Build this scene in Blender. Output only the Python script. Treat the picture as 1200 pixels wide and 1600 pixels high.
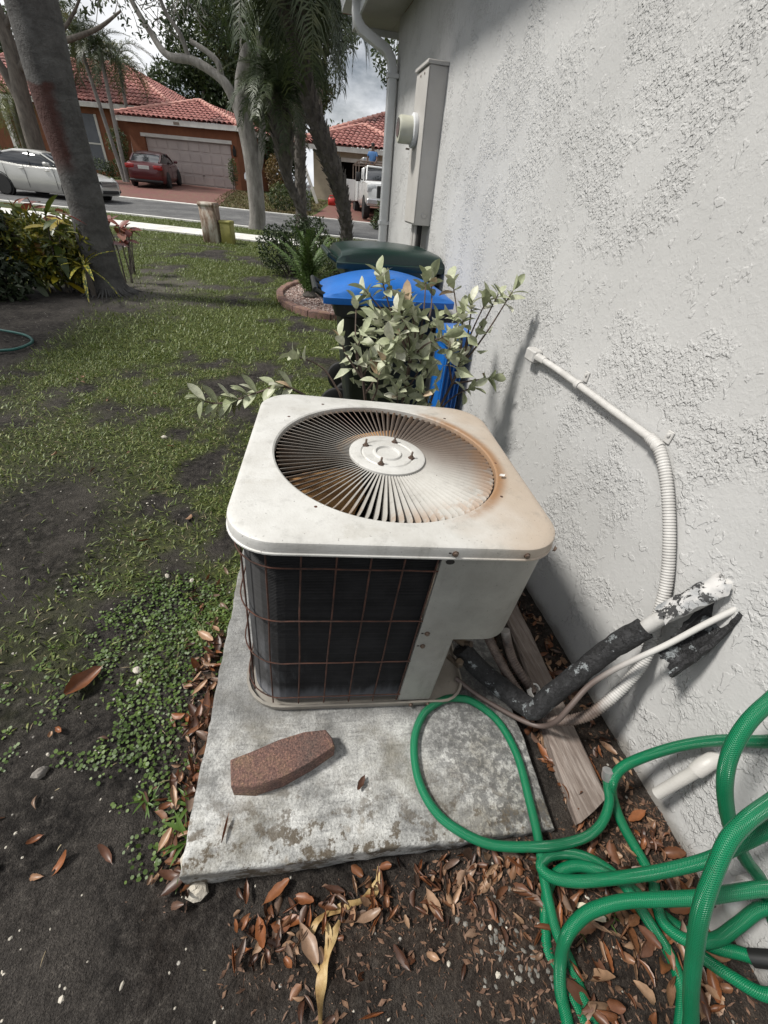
import bpy, math, random
import numpy as np
from mathutils import Vector, Matrix
for o in list(bpy.data.objects): bpy.data.objects.remove(o)
random.seed(11); rng = np.random.default_rng(11)
sc = bpy.context.scene; col = sc.collection
PI = math.pi

# ------------------------------------------------------------------ camera
CAM = Vector((-0.2409, -1.0464, 1.4708)); YAW, PITCH, ROLL, FPX = math.radians(-15.683), math.radians(38.121), math.radians(5.684), 632.713
def cam_axes():
    f0 = Vector((-math.sin(YAW), math.cos(YAW), 0)); r0 = Vector((math.cos(YAW), math.sin(YAW), 0)); u0 = Vector((0, 0, 1))
    f = f0*math.cos(PITCH) - u0*math.sin(PITCH); u = u0*math.cos(PITCH) + f0*math.sin(PITCH)
    r = r0*math.cos(ROLL) + u*math.sin(ROLL); u2 = -r0*math.sin(ROLL) + u*math.cos(ROLL)
    return r, u2, f
_r, _u, _f = cam_axes()
cd = bpy.data.cameras.new('camera'); co = bpy.data.objects.new('camera', cd); col.objects.link(co)
cd.sensor_fit = 'VERTICAL'; cd.sensor_height = 24.0; cd.sensor_width = 18.0; cd.lens = FPX/1600*24.0
cd.clip_start = 0.02; cd.clip_end = 1000
co.matrix_world = Matrix(((_r.x, _u.x, -_f.x, CAM.x), (_r.y, _u.y, -_f.y, CAM.y), (_r.z, _u.z, -_f.z, CAM.z), (0, 0, 0, 1)))
sc.camera = co

# ------------------------------------------------------------------ sky, sun, exposure
SUN = Vector((-1.0, 0.14, 1.35)).normalized()
SUN_EL = math.asin(SUN.z); SUN_AZ = math.atan2(SUN.x, SUN.y)
wd = bpy.data.worlds.new('World'); sc.world = wd; wd.use_nodes = True
nt = wd.node_tree; nt.nodes.clear()
def N(t, typ, **kw):
    n = t.nodes.new(typ)
    for k, v in kw.items(): setattr(n, k, v)
    return n
out = N(nt, 'ShaderNodeOutputWorld'); bg = N(nt, 'ShaderNodeBackground'); sky = N(nt, 'ShaderNodeTexSky')
sky.sky_type = 'NISHITA'; sky.sun_disc = False; sky.sun_elevation = SUN_EL; sky.sun_rotation = SUN_AZ
sky.air_density = 1.0; sky.dust_density = 1.5; sky.ozone_density = 1.0
tc = N(nt, 'ShaderNodeTexCoord'); mp = N(nt, 'ShaderNodeMapping'); mp.inputs['Scale'].default_value = (1, 1, 2.2)
n1 = N(nt, 'ShaderNodeTexNoise'); n1.inputs['Scale'].default_value = 2.6; n1.inputs['Detail'].default_value = 8; n1.inputs['Roughness'].default_value = .58
n2 = N(nt, 'ShaderNodeTexNoise'); n2.inputs['Scale'].default_value = 5.5; n2.inputs['Detail'].default_value = 6
r1 = N(nt, 'ShaderNodeValToRGB'); r1.color_ramp.elements[0].position = .35; r1.color_ramp.elements[1].position = .50
r2 = N(nt, 'ShaderNodeValToRGB'); r2.color_ramp.elements[0].position = .35; r2.color_ramp.elements[0].color = (17.5, 18.4, 19.8, 1)
r2.color_ramp.elements[1].position = .62; r2.color_ramp.elements[1].color = (29.0, 29.2, 29.4, 1)
mx = N(nt, 'ShaderNodeMix', data_type='RGBA'); mx.inputs[6].default_value = (1, 1, 1, 1)
nt.links.new(tc.outputs['Generated'], mp.inputs[0]); nt.links.new(mp.outputs[0], n1.inputs['Vector']); nt.links.new(mp.outputs[0], n2.inputs['Vector'])
nt.links.new(n1.outputs['Fac'], r1.inputs[0]); nt.links.new(n2.outputs['Fac'], r2.inputs[0])
nt.links.new(r1.outputs[0], mx.inputs[0]); nt.links.new(sky.outputs[0], mx.inputs[6]); nt.links.new(r2.outputs[0], mx.inputs[7])
nt.links.new(mx.outputs[2], bg.inputs[0]); nt.links.new(bg.outputs[0], out.inputs[0])
bg.inputs[1].default_value = 0.038
sl = bpy.data.lights.new('sun', 'SUN'); so = bpy.data.objects.new('sun', sl); col.objects.link(so)
sl.energy = 4.8; sl.angle = math.radians(8); sl.color = (1.0, .965, .90)
so.rotation_euler = SUN.to_track_quat('Z', 'Y').to_euler(); so.location = (-20, 5, 30)
sc.view_settings.view_transform = 'Standard'; sc.view_settings.look = 'None'; sc.view_settings.gamma = 1.0
sc.view_settings.use_curve_mapping = False; sc.view_settings.exposure = 0.0
sc.render.engine = 'CYCLES'; sc.render.resolution_x = 768; sc.render.resolution_y = 1024

# ------------------------------------------------------------------ helpers: tags and meshes
def tag(o, label=None, cat=None, group=None, kind=None):
    if label: o['label'] = label
    if cat: o['category'] = cat
    if group: o['group'] = group
    if kind: o['kind'] = kind
    return o
def empty(name, loc=(0, 0, 0), rot=(0, 0, 0)):
    o = bpy.data.objects.new(name, None); col.objects.link(o); o.location = loc; o.rotation_euler = rot; o.empty_display_size = .1
    return o
def thing(name, label, cat, loc=(0, 0, 0), rot=(0, 0, 0), group=None):
    return tag(empty(name, loc, rot), label, cat, group)
def obj(name, me, parent=None, loc=None, rot=None, scale=None):
    o = bpy.data.objects.new(name, me); col.objects.link(o)
    if parent: o.parent = parent
    if loc is not None: o.location = loc
    if rot is not None: o.rotation_euler = rot
    if scale is not None: o.scale = scale if hasattr(scale, '__len__') else (scale,)*3
    return o
def np_mesh(name, V, F, mat=None, smooth=False, uv=None, attr=None):
    """V (n,3); F (m,k) one polygon size"""
    V = np.asarray(V, np.float32); F = np.asarray(F, np.int32)
    me = bpy.data.meshes.new(name); me.vertices.add(len(V)); me.vertices.foreach_set('co', V.ravel())
    m, k = F.shape; me.loops.add(m*k); me.loops.foreach_set('vertex_index', F.ravel()); me.polygons.add(m)
    me.polygons.foreach_set('loop_start', np.arange(0, m*k, k, dtype=np.int32))
    me.polygons.foreach_set('use_smooth', np.full(m, smooth, bool))
    me.update(calc_edges=True)
    if attr:
        for an, av in attr.items():
            a = me.attributes.new(an, 'FLOAT', 'POINT'); a.data.foreach_set('value', np.asarray(av, np.float32))
    if mat: me.materials.append(mat)
    return me
class MB:
    def __init__(s): s.v = []; s.f = []
    def add(s, vs, fs):
        b = len(s.v); s.v += [tuple(p) for p in vs]; s.f += [tuple(i+b for i in f) for f in fs]; return s
    def box(s, x0, x1, y0, y1, z0, z1):
        return s.add([(x0, y0, z0), (x1, y0, z0), (x1, y1, z0), (x0, y1, z0), (x0, y0, z1), (x1, y0, z1), (x1, y1, z1), (x0, y1, z1)],
                     [(0, 3, 2, 1), (4, 5, 6, 7), (0, 1, 5, 4), (1, 2, 6, 5), (2, 3, 7, 6), (3, 0, 4, 7)])
    def loft(s, rings, cap=True, closed=True):
        n = len(rings[0]); b = len(s.v)
        for r in rings: s.v += [tuple(p) for p in r]
        for i in range(len(rings)-1):
            for j in range(n if closed else n-1):
                k = (j+1) % n; s.f.append((b+i*n+j, b+i*n+k, b+(i+1)*n+k, b+(i+1)*n+j))
        if cap:
            s.f.append(tuple(b+j for j in reversed(range(n)))); e = b+(len(rings)-1)*n; s.f.append(tuple(e+j for j in range(n)))
        return s
    def bbox(s, x0, x1, y0, y1, z0, z1, c=.01):
        """box with chamfered edges"""
        def ring(z, d): return [(x0+d+c*0, y0+d, z), (x1-d, y0+d, z), (x1-d, y1-d, z), (x0+d, y1-d, z)]
        def oct_(z, d): return [(x0+c+d, y0+d, z), (x1-c-d, y0+d, z), (x1-d, y0+c+d, z), (x1-d, y1-c-d, z), (x1-c-d, y1-d, z), (x0+c+d, y1-d, z), (x0+d, y1-c-d, z), (x0+d, y0+c+d, z)]
        return s.loft([oct_(z0, c*.6), oct_(z0+c, 0), oct_(z1-c, 0), oct_(z1, c*.6)])
    def tube(s, pts, r, n=8, cap=True):
        P = [Vector(p) for p in pts]; m = len(P); R = r if hasattr(r, '__len__') else [r]*m
        rings = []; nrm = None
        for i in range(m):
            t = (P[min(i+1, m-1)]-P[max(i-1, 0)]).normalized()
            if nrm is None:
                a = Vector((0, 0, 1)) if abs(t.z) < .9 else Vector((1, 0, 0)); nrm = (a - t*a.dot(t)).normalized()
            else:
                nrm = (nrm - t*nrm.dot(t))
                nrm = nrm.normalized() if nrm.length > 1e-6 else t.orthogonal().normalized()
            bi = t.cross(nrm)
            rings.append([P[i]+(nrm*math.cos(2*PI*k/n)+bi*math.sin(2*PI*k/n))*R[i] for k in range(n)])
        return s.loft(rings, cap)
    def lathe(s, prof, n=24, c=(0, 0, 0), axis='z', cap=True):
        rings = []
        for (r, z) in prof:
            ring = []
            for k in range(n):
                a = 2*PI*k/n; x, y = r*math.cos(a), r*math.sin(a)
                p = {'z': (x, y, z), 'x': (z, x, y), 'y': (y, z, x)}[axis]
                ring.append((p[0]+c[0], p[1]+c[1], p[2]+c[2]))
            rings.append(ring)
        return s.loft(rings, cap)
    def prism(s, poly, z0, z1, c=0):
        if c:
            cx = sum(p[0] for p in poly)/len(poly); cy = sum(p[1] for p in poly)/len(poly)
            def ins(d):
                o = []
                for x, y in poly:
                    l = math.hypot(x-cx, y-cy); o.append((cx+(x-cx)*(1-d/l), cy+(y-cy)*(1-d/l)))
                return o
            a = ins(c); return s.loft([[(x, y, z0) for x, y in a], [(x, y, z0+c) for x, y in poly], [(x, y, z1-c) for x, y in poly], [(x, y, z1) for x, y in a]])
        return s.loft([[(x, y, z0) for x, y in poly], [(x, y, z1) for x, y in poly]])
    def quad(s, a, b, c, d): return s.add([a, b, c, d], [(0, 1, 2, 3)])
    def mesh(s, name, mat, smooth=35):
        me = bpy.data.meshes.new(name); me.from_pydata(s.v, [], s.f); me.update()
        if mat: me.materials.append(mat)
        if smooth:
            me.polygons.foreach_set('use_smooth', np.ones(len(me.polygons), bool)); me.set_sharp_from_angle(angle=math.radians(smooth))
        return me
    def build(s, name, mat, parent=None, smooth=35, **kw): return obj(name, s.mesh(name, mat, smooth), parent, **kw)
def copy_tree(o, parent=None):
    c = o.copy(); col.objects.link(c); c.parent = parent
    for ch in list(o.children): copy_tree(ch, c)
    return c
def crom(pts, per=8):
    """Catmull-Rom through pts"""
    P = [Vector(p) for p in pts]; P = [P[0]*2-P[1]]+P+[P[-1]*2-P[-2]]; o = []
    for i in range(1, len(P)-2):
        a, b, c, d = P[i-1], P[i], P[i+1], P[i+2]
        for k in range(per):
            t = k/per; o.append(.5*((2*b)+(c-a)*t+(2*a-5*b+4*c-d)*t*t+(3*b-a-3*c+d)*t*t*t))
    o.append(P[-2]); return o
def rrect(hx, hy, r, n=6, cx=0, cy=0):
    o = []
    for (sx, sy, a0) in ((1, -1, -90), (1, 1, 0), (-1, 1, 90), (-1, -1, 180)):
        for k in range(n+1):
            a = math.radians(a0+90*k/n); o.append((cx+sx*(hx-r)+r*math.cos(a), cy+sy*(hy-r)+r*math.sin(a)))
    return o
# numpy value noise
def vnoise(x, y, seed=0):
    x = np.asarray(x, float); y = np.asarray(y, float)
    xi = np.floor(x).astype(np.int64); yi = np.floor(y).astype(np.int64); xf = x-xi; yf = y-yi
    def h(a, b):
        n = (a*374761393 + b*668265263 + seed*974634777) & 0x7fffffff
        n = ((n ^ (n >> 13))*1274126177) & 0x7fffffff
        return ((n ^ (n >> 16)) & 0xffff)/65535.0
    u = xf*xf*(3-2*xf); v = yf*yf*(3-2*yf)
    return (h(xi, yi)*(1-u)+h(xi+1, yi)*u)*(1-v)+(h(xi, yi+1)*(1-u)+h(xi+1, yi+1)*u)*v
def fbm(x, y, seed=0, o=4):
    s = 0; a = .5; t = 0
    for i in range(o): s = s+a*vnoise(x*2**i+i*17.3, y*2**i+i*9.1, seed+i); t += a; a *= .5
    return s/t
def sstep(t): t = np.clip(t, 0, 1); return t*t*(3-2*t)

# ------------------------------------------------------------------ materials
def newmat(name):
    m = bpy.data.materials.new(name); m.use_nodes = True; t = m.node_tree; t.nodes.clear()
    o = N(t, 'ShaderNodeOutputMaterial'); p = N(t, 'ShaderNodeBsdfPrincipled'); t.links.new(p.outputs[0], o.inputs[0])
    return m, t, p
def C4(c): return (c[0], c[1], c[2], 1)
def ramp(t, fac, stops, interp='LINEAR'):
    r = N(t, 'ShaderNodeValToRGB'); r.color_ramp.interpolation = interp
    e = r.color_ramp.elements
    while len(e) < len(stops): e.new(.5)
    for i, (p, c) in enumerate(stops): e[i].position = p; e[i].color = C4(c)
    t.links.new(fac, r.inputs[0]); return r.outputs[0]
def fr(t, v, lo, hi, a=0., b=1.):
    n = N(t, 'ShaderNodeMapRange'); n.inputs[1].default_value = lo; n.inputs[2].default_value = hi; n.inputs[3].default_value = a; n.inputs[4].default_value = b
    n.interpolation_type = 'SMOOTHSTEP'; t.links.new(v, n.inputs[0]); return n.outputs[0]
def math2(t, op, a, b=None):
    n = N(t, 'ShaderNodeMath', operation=op)
    for i, v in enumerate((a, b)):
        if v is None: continue
        if isinstance(v, (int, float)): n.inputs[i].default_value = v
        else: t.links.new(v, n.inputs[i])
    return n.outputs[0]
def noise(t, vec, scale, detail=5, rough=.55, dist=0., out='Fac'):
    n = N(t, 'ShaderNodeTexNoise'); n.inputs['Scale'].default_value = scale; n.inputs['Detail'].default_value = detail
    n.inputs['Roughness'].default_value = rough; n.inputs['Distortion'].default_value = dist; t.links.new(vec, n.inputs['Vector']); return n.outputs[out]
def vec(t, kind='Object', scale=None, rot=None, ob=None):
    c = N(t, 'ShaderNodeTexCoord')
    if ob is not None: c.object = ob
    v = c.outputs[kind]
    if scale or rot:
        m = N(t, 'ShaderNodeMapping')
        if scale: m.inputs['Scale'].default_value = scale
        if rot: m.inputs['Rotation'].default_value = rot
        t.links.new(v, m.inputs[0]); v = m.outputs[0]
    return v
def wpos(t, scale=None, rot=None):
    v = N(t, 'ShaderNodeNewGeometry').outputs['Position']
    if scale or rot:
        m = N(t, 'ShaderNodeMapping')
        if scale: m.inputs['Scale'].default_value = scale
        if rot: m.inputs['Rotation'].default_value = rot
        t.links.new(v, m.inputs[0]); v = m.outputs[0]
    return v
def mixc(t, fac, a, b, blend='MIX'):
    n = N(t, 'ShaderNodeMix', data_type='RGBA', blend_type=blend)
    for i, v in ((0, fac), (6, a), (7, b)):
        if isinstance(v, (int, float)): n.inputs[i].default_value = v
        elif isinstance(v, tuple): n.inputs[i].default_value = C4(v)
        else: t.links.new(v, n.inputs[i])
    return n.outputs[2]
def bump(t, p, height, dist=.01, strength=1., normal=None):
    b = N(t, 'ShaderNodeBump'); b.inputs['Distance'].default_value = dist; b.inputs['Strength'].default_value = strength
    t.links.new(height, b.inputs['Height'])
    if normal is not None: t.links.new(normal, b.inputs['Normal'])
    t.links.new(b.outputs[0], p.inputs['Normal']); return b.outputs[0]
def pm(name, c1, c2=None, scale=8, rough=.6, bmp=0, bscale=120, metal=0, spec=.5, lo=.35, hi=.65, world=False, rand=0, coat=0, stretch=None, trans=0):
    """plain procedural material: two colours mixed by noise, fine bump"""
    m, t, p = newmat(name); v = wpos(t, stretch) if world else vec(t, 'Object', stretch)
    c2 = c2 or tuple(x*.75 for x in c1)
    c = ramp(t, noise(t, v, scale, 6, .6), [(lo, c2), (hi, c1)])
    if rand:
        oi = N(t, 'ShaderNodeObjectInfo'); k = fr(t, oi.outputs['Random'], 0, 1, 1-rand, 1+rand)
        hs = N(t, 'ShaderNodeHueSaturation'); t.links.new(c, hs.inputs['Color']); t.links.new(k, hs.inputs['Value']); c = hs.outputs[0]
    t.links.new(c, p.inputs['Base Color']); p.inputs['Roughness'].default_value = rough; p.inputs['Metallic'].default_value = metal
    p.inputs['Specular IOR Level'].default_value = spec; p.inputs['Coat Weight'].default_value = coat; p.inputs['Coat Roughness'].default_value = .08
    if bmp: bump(t, p, noise(t, v, bscale, 3), bmp)
    if trans:
        tr = N(t, 'ShaderNodeBsdfTranslucent'); t.links.new(c, tr.inputs[0]); ad = N(t, 'ShaderNodeMixShader'); ad.inputs[0].default_value = trans
        o = [n for n in t.nodes if n.type == 'OUTPUT_MATERIAL'][0]
        t.links.new(p.outputs[0], ad.inputs[1]); t.links.new(tr.outputs[0], ad.inputs[2]); t.links.new(ad.outputs[0], o.inputs[0])
    return m

# ================================================================== THE SETTING
A20 = math.radians(20); CU, SU = math.cos(A20), math.sin(A20)
def uvx(u, v): return CU*u+SU*v, -SU*u+CU*v            # street frame (u along the street, v across) to world
def terr(x, y):
    u = CU*x-SU*y; v = SU*x+CU*y
    base = np.interp(v, [0, 5, 11.8, 13.3, 15.4, 20.8], [0, 0, .12, .125, .15, .33])
    L = np.interp(v, [20.8, 24.5, 29.5, 60], [.33, .66, .88, 1.0]); R = np.interp(v, [20.8, 23.3, 27, 31, 60], [.33, .36, .62, .9, 1.0])
    t = sstep((u+13)/5); return np.where(v < 20.8, base, L*(1-t)+R*t)
def ground_z(x, y):
    z = terr(x, y)
    z = z+.045*np.exp(-((x-.42)**2+(y+.98)**2)/.30**2)+.03*np.exp(-((x+2.6)**2+(y-6.0)**2)/1.2**2)
    near = np.exp(-(np.hypot(x+.4, y+.2)/3.0)**2)
    return z+near*(.022*(fbm(x*3, y*3, 5)-.5)+.014*(fbm(x*14, y*14, 6, 2)-.5)+.007*(fbm(x*32, y*32, 8, 1)-.5))+(1-near)*.02*(fbm(x*1.2, y*1.2, 7)-.5)*(np.hypot(x, y) < 11)
def turf_mask(x, y):
    n = fbm(x*1.3+3, y*1.3, 21); f = fbm(x*5, y*5, 22)
    t = sstep((n*.6+f*.4-.375)/.15)
    v = SU*x+CU*y
    t = t*(1-.92*np.exp(-((x+2.35)**2/.9**2+(y-6.3)**2/1.5**2)))       # worn sandy track by the tree
    t = t*sstep((y+.25+.5*(f-.5))/.5)                                    # bare soil in front
    t = t*np.where(x < -.42, 1, sstep((y-.75)/.3))
    bare = np.exp(-((x+1.55)**2/.52**2+(y-.75)**2/.85**2)); t = t*(1-.97*np.clip(bare*1.3, 0, 1))*(1-.7*np.exp(-((x+2.3)**2/.5**2+(y-2.0)**2/.7**2)))
    t = t*sstep((x+3.05+.4*(n-.5)+.16*(y-2.0))/.5+.0) if False else t*(1-sstep((-2.35-x+.5*(n-.5))/.4)*sstep((6.9-y)/.5)*sstep((y-2.2)/1.0))
    return t
def clover_mask(x, y):
    n = fbm(x*3.2+9, y*3.2, 31); f = fbm(x*11, y*11, 32)
    m = np.exp(-((x+.72)**2/.30**2+(y+.02)**2/.48**2))*1.15+.35*np.exp(-((x+.95)**2/.3**2+(y+.2)**2/.25**2))
    return sstep((m*.9+1.3*(n-.5)+.9*(f-.5)-.36)/.45)*(1-.9*np.exp(-((x+.60)**2/.07**2))*sstep((.05-y)/.2))
def litter_mask(x, y):
    n = fbm(x*6, y*6, 41)
    a = np.exp(-((y+.93+.03*x)**2/.10**2))*sstep((x+.55)/.2)+np.exp(-((x-.70)**2/.14**2))*sstep((.4-y)/.3)+np.exp(-((x-.3)**2/.35**2+(y+1.1)**2/.25**2))
    a = a+np.exp(-((x+.60)**2/.08**2+(y+.45)**2/.35**2))
    return np.clip(a*(.25+n)*.8, 0, 1)
def axis(segs):
    o = []
    for a, b, d in segs: o += list(np.arange(a, b-1e-6, d))
    return np.array(o+[segs[-1][1]])
m_ground, t, p = newmat('soil_and_turf')
v = wpos(t)
def attr(t, n): a = N(t, 'ShaderNodeAttribute'); a.attribute_name = n; return a.outputs['Fac']
soil = ramp(t, noise(t, v, 26, 8, .72), [(.30, (.008, .0075, .007)), (.46, (.028, .026, .025)), (.60, (.072, .067, .062)), (.76, (.19, .18, .165))])
big = noise(t, v, 3.1, 4); soil = mixc(t, fr(t, big, .40, .68), soil, mixc(t, .55, soil, (.11, .102, .094)))
gran = ramp(t, noise(t, v, 240, 3, .7), [(.3, (.35, .34, .33)), (.55, (1, 1, 1)), (.72, (1.9, 1.85, 1.75))]); soil = mixc(t, .85, soil, gran, 'MULTIPLY'); soil = mixc(t, 1., soil, (.84, .81, .79), 'MULTIPLY')
lit = ramp(t, noise(t, v, 60, 5, .7), [(.3, (.014, .010, .008)), (.5, (.048, .034, .026)), (.7, (.11, .085, .066))])
soil = mixc(t, attr(t, 'litter'), soil, lit)
sand = ramp(t, noise(t, v, 40, 6, .7), [(.3, (.09, .08, .075)), (.7, (.22, .20, .18))]); soil = mixc(t, attr(t, 'sand'), soil, sand)
tf = ramp(t, noise(t, v, 34, 6, .7), [(.3, (.020, .026, .009)), (.5, (.062, .080, .022)), (.66, (.14, .145, .050)), (.78, (.24, .20, .11))])
cc = mixc(t, attr(t, 'turf'), soil, tf)
vo = N(t, 'ShaderNodeTexVoronoi'); vo.inputs['Scale'].default_value = 34; t.links.new(v, vo.inputs['Vector'])
wh = N(t, 'ShaderNodeSeparateColor'); t.links.new(vo.outputs['Color'], wh.inputs[0])
spk = math2(t, 'MULTIPLY', fr(t, vo.outputs['Distance'], .16, .10), fr(t, wh.outputs[0], .90, .92)); cc = mixc(t, spk, cc, (.55, .52, .47))
t.links.new(cc, p.inputs['Base Color']); p.inputs['Roughness'].default_value = .95; p.inputs['Specular IOR Level'].default_value = .15
hh = math2(t, 'ADD', noise(t, v, 70, 5, .7), math2(t, 'MULTIPLY', noise(t, v, 300, 2), .35)); bump(t, p, hh, .024)
us = axis([(-120, -40, 8), (-40, -20, 1.5), (-20, -6, .5), (-6, -2.0, .1), (-2.0, 1.5, .022), (1.5, 4, .25), (4, 20, 1), (20, 120, 10)])
vs = axis([(-30, -6, 4), (-6, -2, .4), (-2.0, 1.4, .022), (1.4, 5, .1), (5, 11.8, .2), (11.8, 13.3, .3), (13.3, 15.4, .3), (15.4, 20.8, .6), (20.8, 23.3, .5), (23.3, 24.5, .6), (24.5, 27, .5), (27, 29.5, .5), (29.5, 31, .5), (31, 60, 4), (60, 320, 26)])
UU, VV = np.meshgrid(us, vs); GX, GY = uvx(UU, VV); GZ = ground_z(GX, GY)
nu, nv = len(us), len(vs); ii = np.arange((nv-1)*(nu-1)); r_ = ii//(nu-1); c_ = ii % (nu-1); a_ = r_*nu+c_
F = np.stack([a_, a_+1, a_+nu+1, a_+nu], 1)
gx, gy = GX.ravel(), GY.ravel(); tm = turf_mask(gx, gy)
vv_ = VV.ravel(); tm = np.where(vv_ > 10.5, np.maximum(tm, .75), tm)
sandm = np.clip(np.exp(-((gx+2.2)**2/.9**2+(gy-6.7)**2/1.5**2))*1.1, 0, 1)*(.55+.9*(fbm(gx*2, gy*2, 51)-.3))
me = np_mesh('ground', np.stack([gx, gy, GZ.ravel()], 1), F, m_ground, True, attr={'turf': np.clip(tm*1.0, 0, .95), 'sand': np.clip(sandm, 0, 1), 'litter': litter_mask(gx, gy)})
ground = tag(obj('ground', me), kind='structure')

# sheets in the street frame lying on the terrain
def sheet(name, poly_u0, poly_u1, v0, v1, mat, dz=.012, du=.5, dv=.3, skirt=None):
    """u0/u1 may be functions of v"""
    f0 = poly_u0 if callable(poly_u0) else (lambda v: poly_u0); f1 = poly_u1 if callable(poly_u1) else (lambda v: poly_u1)
    nv = max(2, int((v1-v0)/dv)+1); um = max(2, int((f1(v0)-f0(v0))/du)+1); V = []; 
    bre = [b for b in (11.8, 13.3, 15.4, 20.8, 23.3, 24.5, 27, 29.5) if v0 < b < v1]; vs = sorted(set(list(np.linspace(v0, v1, nv))+bre))
    for v in vs:
        for k in range(um+1):
            u = f0(v)+(f1(v)-f0(v))*k/um; x, y = uvx(u, v); V.append((x, y, float(terr(x, y))+dz))
    n = um+1; F = [(i*n+j, i*n+j+1, (i+1)*n+j+1, (i+1)*n+j) for i in range(len(vs)-1) for j in range(um)]
    return obj(name, np_mesh(name, V, F, mat, True))
m_road, t, p = newmat('asphalt'); v = wpos(t)
c = ramp(t, noise(t, v, 1.1, 6, .7), [(.3, (.050, .050, .052)), (.5, (.085, .085, .086)), (.72, (.16, .16, .158))])
c = mixc(t, .6, c, ramp(t, noise(t, v, 90, 3, .7), [(.3, (.5, .5, .5)), (.7, (1.4, 1.4, 1.4))]), 'MULTIPLY'); t.links.new(c, p.inputs['Base Color']); p.inputs['Roughness'].default_value = .9
bump(t, p, noise(t, v, 120, 3), .01)
m_conc = pm('pale_concrete', (.66, .65, .62), (.50, .49, .46), scale=3, rough=.9, bmp=.003, world=True)
m_drive, t, p = newmat('red_driveway'); v = wpos(t, rot=(0, 0, A20))
bt = N(t, 'ShaderNodeTexBrick'); bt.inputs['Scale'].default_value = 4; bt.inputs['Color1'].default_value = (.155, .052, .045, 1); bt.inputs['Color2'].default_value = (.12, .042, .036, 1); bt.inputs['Mortar'].default_value = (.07, .035, .03, 1); bt.inputs['Mortar Size'].default_value = .012
t.links.new(v, bt.inputs['Vector']); ln = noise(t, v, 6, 8, .8); ln2 = noise(t, v, .35, 3)
c = mixc(t, math2(t, 'MULTIPLY', fr(t, ln, .46, .60), fr(t, ln2, .34, .52)), bt.outputs[0], (.12, .078, .045)); t.links.new(c, p.inputs['Base Color']); p.inputs['Roughness'].default_value = .8
road = tag(sheet('road', -60, 30, 15.4, 20.8, m_road, .016, 2, .45), kind='structure')
side = tag(empty('sidewalk'), kind='structure')
for k in range(-26, 10):                                     # each poured slab of the sidewalk
    u0 = k*1.35; b = MB(); rr = []
    x = [uvx(u0+.008, 11.82), uvx(u0+1.342, 11.82), uvx(u0+1.342, 13.2), uvx(u0+.008, 13.2)]
    for dz, ins in ((-.05, 0), (.028, 0), (.034, .01)):
        rr.append([(px, py, float(terr(px, py))+dz) for px, py in x])
    b.loft(rr).build('paving_slab', m_conc, side, 0)
b = MB()
kerb = tag(empty('kerb'), kind='structure')
for v0, v1 in ((15.2, 15.42), (20.78, 21.0)):
    for k in range(-14, 6):
        b = MB(); q = [uvx(k*3+.01, v0), uvx(k*3+2.99, v0), uvx(k*3+2.99, v1), uvx(k*3+.01, v1)]
        b.loft([[(x, y, float(terr(x, y))-.05) for x, y in q], [(x, y, float(terr(x, y))+.045) for x, y in q]]).build('kerb_stone', m_conc, kerb, 0)
tag(sheet('driveway_left_house', lambda v: -21.5+(v-21)*.25, lambda v: -10.6-(v-21)*.31, 20.95, 29.6, m_drive, .02), kind='structure')
tag(sheet('driveway_right_house', lambda v: -6.3-(v-21)*.10, lambda v: .2, 20.95, 30.6, m_drive, .02), kind='structure')
tag(sheet('walkway_left_house', -24, lambda v: -20.2, 26.0, 27.0, m_drive, .022), kind='structure')

# ------------------------------------------------------------------ our house: stucco wall, soffit, fascia, gutter, downspout
WX, WY = .8247, 4.35
HROT = -math.atan(.03); _pv = Vector((WX, -.5, 0)); HLOC = _pv - Matrix.Rotation(HROT, 3, 'Z') @ _pv      # the wall runs a little off the pad's line
def wallx(y): return WX+.03*(y+.5)
m_wall, t, p = newmat('grey_stucco'); v = wpos(t)
def knock(sc_, lo, hi, dist=.6, rot=None, st=None, det=3):
    return fr(t, noise(t, wpos(t, st, rot), sc_, det, .55, dist), lo, hi)
patch = fr(t, noise(t, v, 5.2, 3), .44, .62)
rot_ = (.75, 0, 0)
k1 = fr(t, noise(t, wpos(t, (1, 1, .8), rot_), 52, 2, .5), .49, .58); k2 = fr(t, noise(t, v, 125, 2, .5), .48, .60); k3 = fr(t, noise(t, wpos(t, (1, 1.2, .75), rot_), 26, 3, .5, .3), .60, .65)
tro = noise(t, wpos(t, (1, 2.6, .5), rot_), 7, 3); rip = noise(t, v, 210, 3)
h = math2(t, 'MULTIPLY', k1, math2(t, 'ADD', math2(t, 'MULTIPLY', patch, .95), .10))
h = math2(t, 'ADD', h, math2(t, 'MULTIPLY', k2, math2(t, 'ADD', math2(t, 'MULTIPLY', patch, .42), .06)))
h = math2(t, 'ADD', h, math2(t, 'MULTIPLY', k3, .55)); h = math2(t, 'ADD', h, math2(t, 'MULTIPLY', tro, .15)); h = math2(t, 'ADD', h, math2(t, 'MULTIPLY', rip, .10))
c = ramp(t, noise(t, v, 2.2, 5, .6), [(.3, (.43, .428, .422)), (.7, (.49, .488, .482))])
sx = N(t, 'ShaderNodeSeparateXYZ'); t.links.new(v, sx.inputs[0])
dirt = math2(t, 'MULTIPLY', fr(t, math2(t, 'ADD', sx.outputs[2], math2(t, 'MULTIPLY', noise(t, v, 14, 5), .10)), .13, .05), .75)
c = mixc(t, dirt, c, (.16, .145, .125))
t.links.new(c, p.inputs['Base Color']); p.inputs['Roughness'].default_value = .75; p.inputs['Specular IOR Level'].default_value = .3
bump(t, p, h, .0026, 1.0)
m_trim = pm('white_trim', (.62, .63, .64), (.52, .53, .54), 5, .5)
m_soff = pm('soffit_paint', (.40, .39, .37), (.34, .33, .31), 5, .7)
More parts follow.
